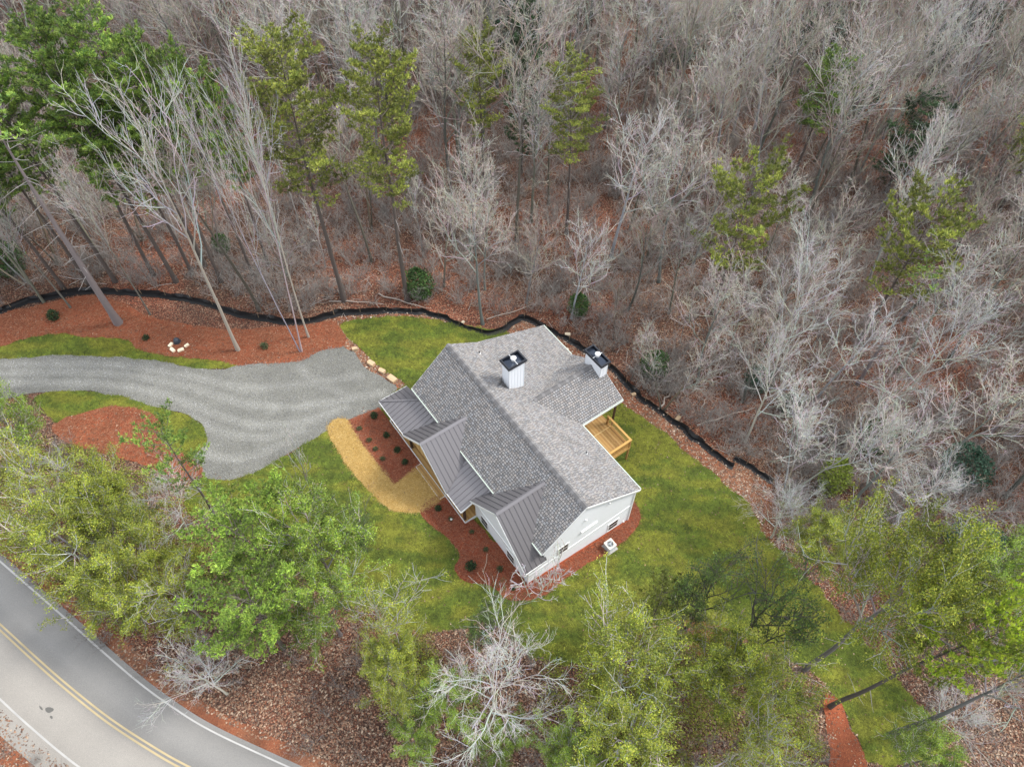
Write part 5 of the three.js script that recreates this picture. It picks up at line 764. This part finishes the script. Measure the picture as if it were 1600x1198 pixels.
const blown = (r) => { const x = -50 + 85 * r(), z = -62 + 60 * r(); return ['lawn', 'strip', 'mulch', 'island'].some((k) => inside(R[k], x, z)) && (r() < 0.16 || !inside(R.lawn, x, z)) && (toUV(x, z)[1] < -6 || toUV(x, z)[1] > 6 || toUV(x, z)[0] > 18) ? [x, z] : null; };
scatter('leaf_litter', 'few brown leaves blown over lawn and beds', 'leaf litter', [leafGeo], tintM, 2600, blown, (d, p, r) => { const c = litter(d, p, r); d.position.y += 0.06; d.scale.multiplyScalar(0.7); return c; }, 816);
const tuftGeo = [821, 822, 823].map((s) => { const r = rng(s), g = new G(); for (let k = 0; k < 9; k++) { const a = r() * 6.28, x = (r() - 0.5) * 0.22, z = (r() - 0.5) * 0.22, h = 0.02 + 0.035 * r(), w = 0.014 + 0.012 * r(), e = 0.05 + 0.06 * r(); g.tri(V3(x - Math.cos(a) * w, 0, z - Math.sin(a) * w), V3(x + Math.cos(a) * w, 0, z + Math.sin(a) * w), V3(x - Math.sin(a) * e, h, z + Math.cos(a) * e)); } return g.geo(); });
const lawns = ['lawn', 'lawn2', 'lawn3', 'lawn4'], notTurf = ['mulch', 'island', 'drive', 'path', 'bed1', 'bed2', 'strip', 'clay3'];
const onTurf = (r) => { const x = -52 + 84 * r(), z = -64 + 66 * r(); if (!lawns.some((k) => inside(R[k], x, z)) || notTurf.some((k) => inside(R[k], x, z))) return null; const [u, v] = toUV(x, z); return u > -0.6 && u < 17.7 && v > -4.9 && v < 5.2 ? null : [x, z]; };
scatter('grass', 'short yellow green winter grass of the lawns round the house', 'grass', tuftGeo, tintM, 80000, onTurf, (d, [x, z], r) => { d.position.set(x, ground(x, z) + 0.03, z); d.rotation.set(0, r() * 6.28, 0); d.scale.setScalar(0.7 + 1.1 * r()); const a = turfTone(x, z), y = smoothstep(a, 0.4, 0.6), k = (0.35 + 0.5 * a + 0.55 * fbm(x / 0.7, z / 0.5, 33, 2)) * (0.45 + 1.0 * r()); return [k * lerp(0.125, 0.2, y), k * lerp(0.17, 0.21, y), k * lerp(0.02, 0.026, y)]; }, 806);
const inRing = (keys, x0, x1, z0, z1) => (r) => { const x = x0 + (x1 - x0) * r(), z = z0 + (z1 - z0) * r(); const w = 0.35 * r() * r(), t = r() * 6.28; return keys.some((k) => inside(R[k], x + w * Math.cos(t), z + w * Math.sin(t))) ? [x, z] : null; };
const needleGeo = (() => { const g = new G(); g.box(-0.5, -0.03, -0.03, 0.5, 0.03, 0.03); return g.geo(); })();
const lay = (cols, len, lift) => (d, [x, z], r) => { d.position.set(x, ground(x, z) + lift + 0.02 * r(), z); d.rotation.set((r() - 0.5) * 0.3, r() * 6.28, (r() - 0.5) * 0.5); d.scale.set(len * (0.6 + 0.8 * r()), 0.2, 0.2); const c = cols[Math.floor(r() * cols.length)], k = 0.8 + 0.4 * r(); return [c[0] * k, c[1] * k, c[2] * k]; };
scatter('pine_straw', 'loose orange pine needles over the beds', 'pine straw', [needleGeo], tintM, 26000, inRing(['mulch', 'island'], -52, -15, -56, -28), lay([[0.31, 0.12, 0.06], [0.22, 0.08, 0.04], [0.4, 0.18, 0.1]], 0.26, 0.07), 807);
scatter('pine_straw', 'loose dark red needles over the beds round the house', 'pine straw', [needleGeo], tintM, 12000, (r) => { const p = inRing(['bed1', 'bed2'], -14, 16, -38, -16)(r); if (!p) return null; const [u, v] = toUV(...p); return u > -0.6 && u < 17.8 && v > -4.9 && v < 5.3 ? null : p; }, lay([[0.27, 0.1, 0.055], [0.19, 0.068, 0.04], [0.36, 0.15, 0.085]], 0.22, 0.09), 808);
scatter('loose_straw', 'loose yellow straw on the curved front path', 'straw', [needleGeo], tintM, 14000, inRing(['path'], -18, -3, -38, -20), lay([[0.5, 0.33, 0.1], [0.4, 0.25, 0.07], [0.58, 0.41, 0.16]], 0.24, 0.08), 809);
scatter('gravel', 'loose grey stones on the curving drive', 'gravel', [new THREE.IcosahedronGeometry(1, 0)], tintM, 16000, inRing(['drive'], -52, -8, -48, -24), (d, [x, z], r) => { const s = 0.02 + 0.025 * r(); d.position.set(x, ground(x, z) + 0.055, z); d.rotation.set(r() * 6, r() * 6, 0); d.scale.set(s * 1.3, s * 0.8, s); const k = (0.14 + 0.2 * r()) * Math.pow(driveTint(x, z)[0], 1.2); return [k, k, k * 0.97]; }, 810);
// logs and cut branches beyond the fence
const logM = mat(0.4, 0.34, 0.29);
[[1010, 595, 1125, 566, 0.11, 'long pale fallen trunk lying beyond the fence behind the rear deck'], [1030, 640, 1050, 612, 0.1, 'short grey log lying across the fallen trunk'], [1095, 640, 1103, 625, 0.06, 'little white log on leaves past the fence'], [515, 470, 600, 478, 0.07, 'thin pale fallen branch along the fence behind the back lawn'], [590, 460, 660, 484, 0.08, 'grey fallen branch sloping to the fence by the green bush'], [1090, 665, 1180, 640, 0.08, 'bent pale branch lying over brush near the fence end'], [760, 500, 840, 478, 0.06, 'white fallen branch behind the kinked part of the fence']].forEach(([x0, y0, x1, y1, rad, label], i) => { const a = at(x0, y0), b = at(x1, y1), g = new G(), r = rng(900 + i), A = V3(0, rad, 0), B = V3(b[0] - a[0], b[1] - a[1] + rad + 0.25, b[2] - a[2]), pts = []; for (let k = 0; k <= 6; k++) pts.push(A.clone().lerp(B, k / 6).add(V3((r() - 0.5) * 0.3, (r() - 0.5) * 0.1, (r() - 0.5) * 0.3))); g.tube(pts, taper(7, rad, rad * 0.45), 7); const t = thing('fallen_branch', label, 'fallen branch', a); part('log', g.geo(), logM, t); const q = new G(); for (let k = 0; k < 5; k++) { const [p, d] = along(pts, 0.3 + 0.7 * r()); q.tube(limb(p, rot(d, 0.8, r), 0.5 + 0.9 * r(), 3, 0.4, 0.05, r), taper(4, rad * 0.35, 0.008), 4); } part('twig', q.geo(), logM, t); });
renderer.render(scene, camera);
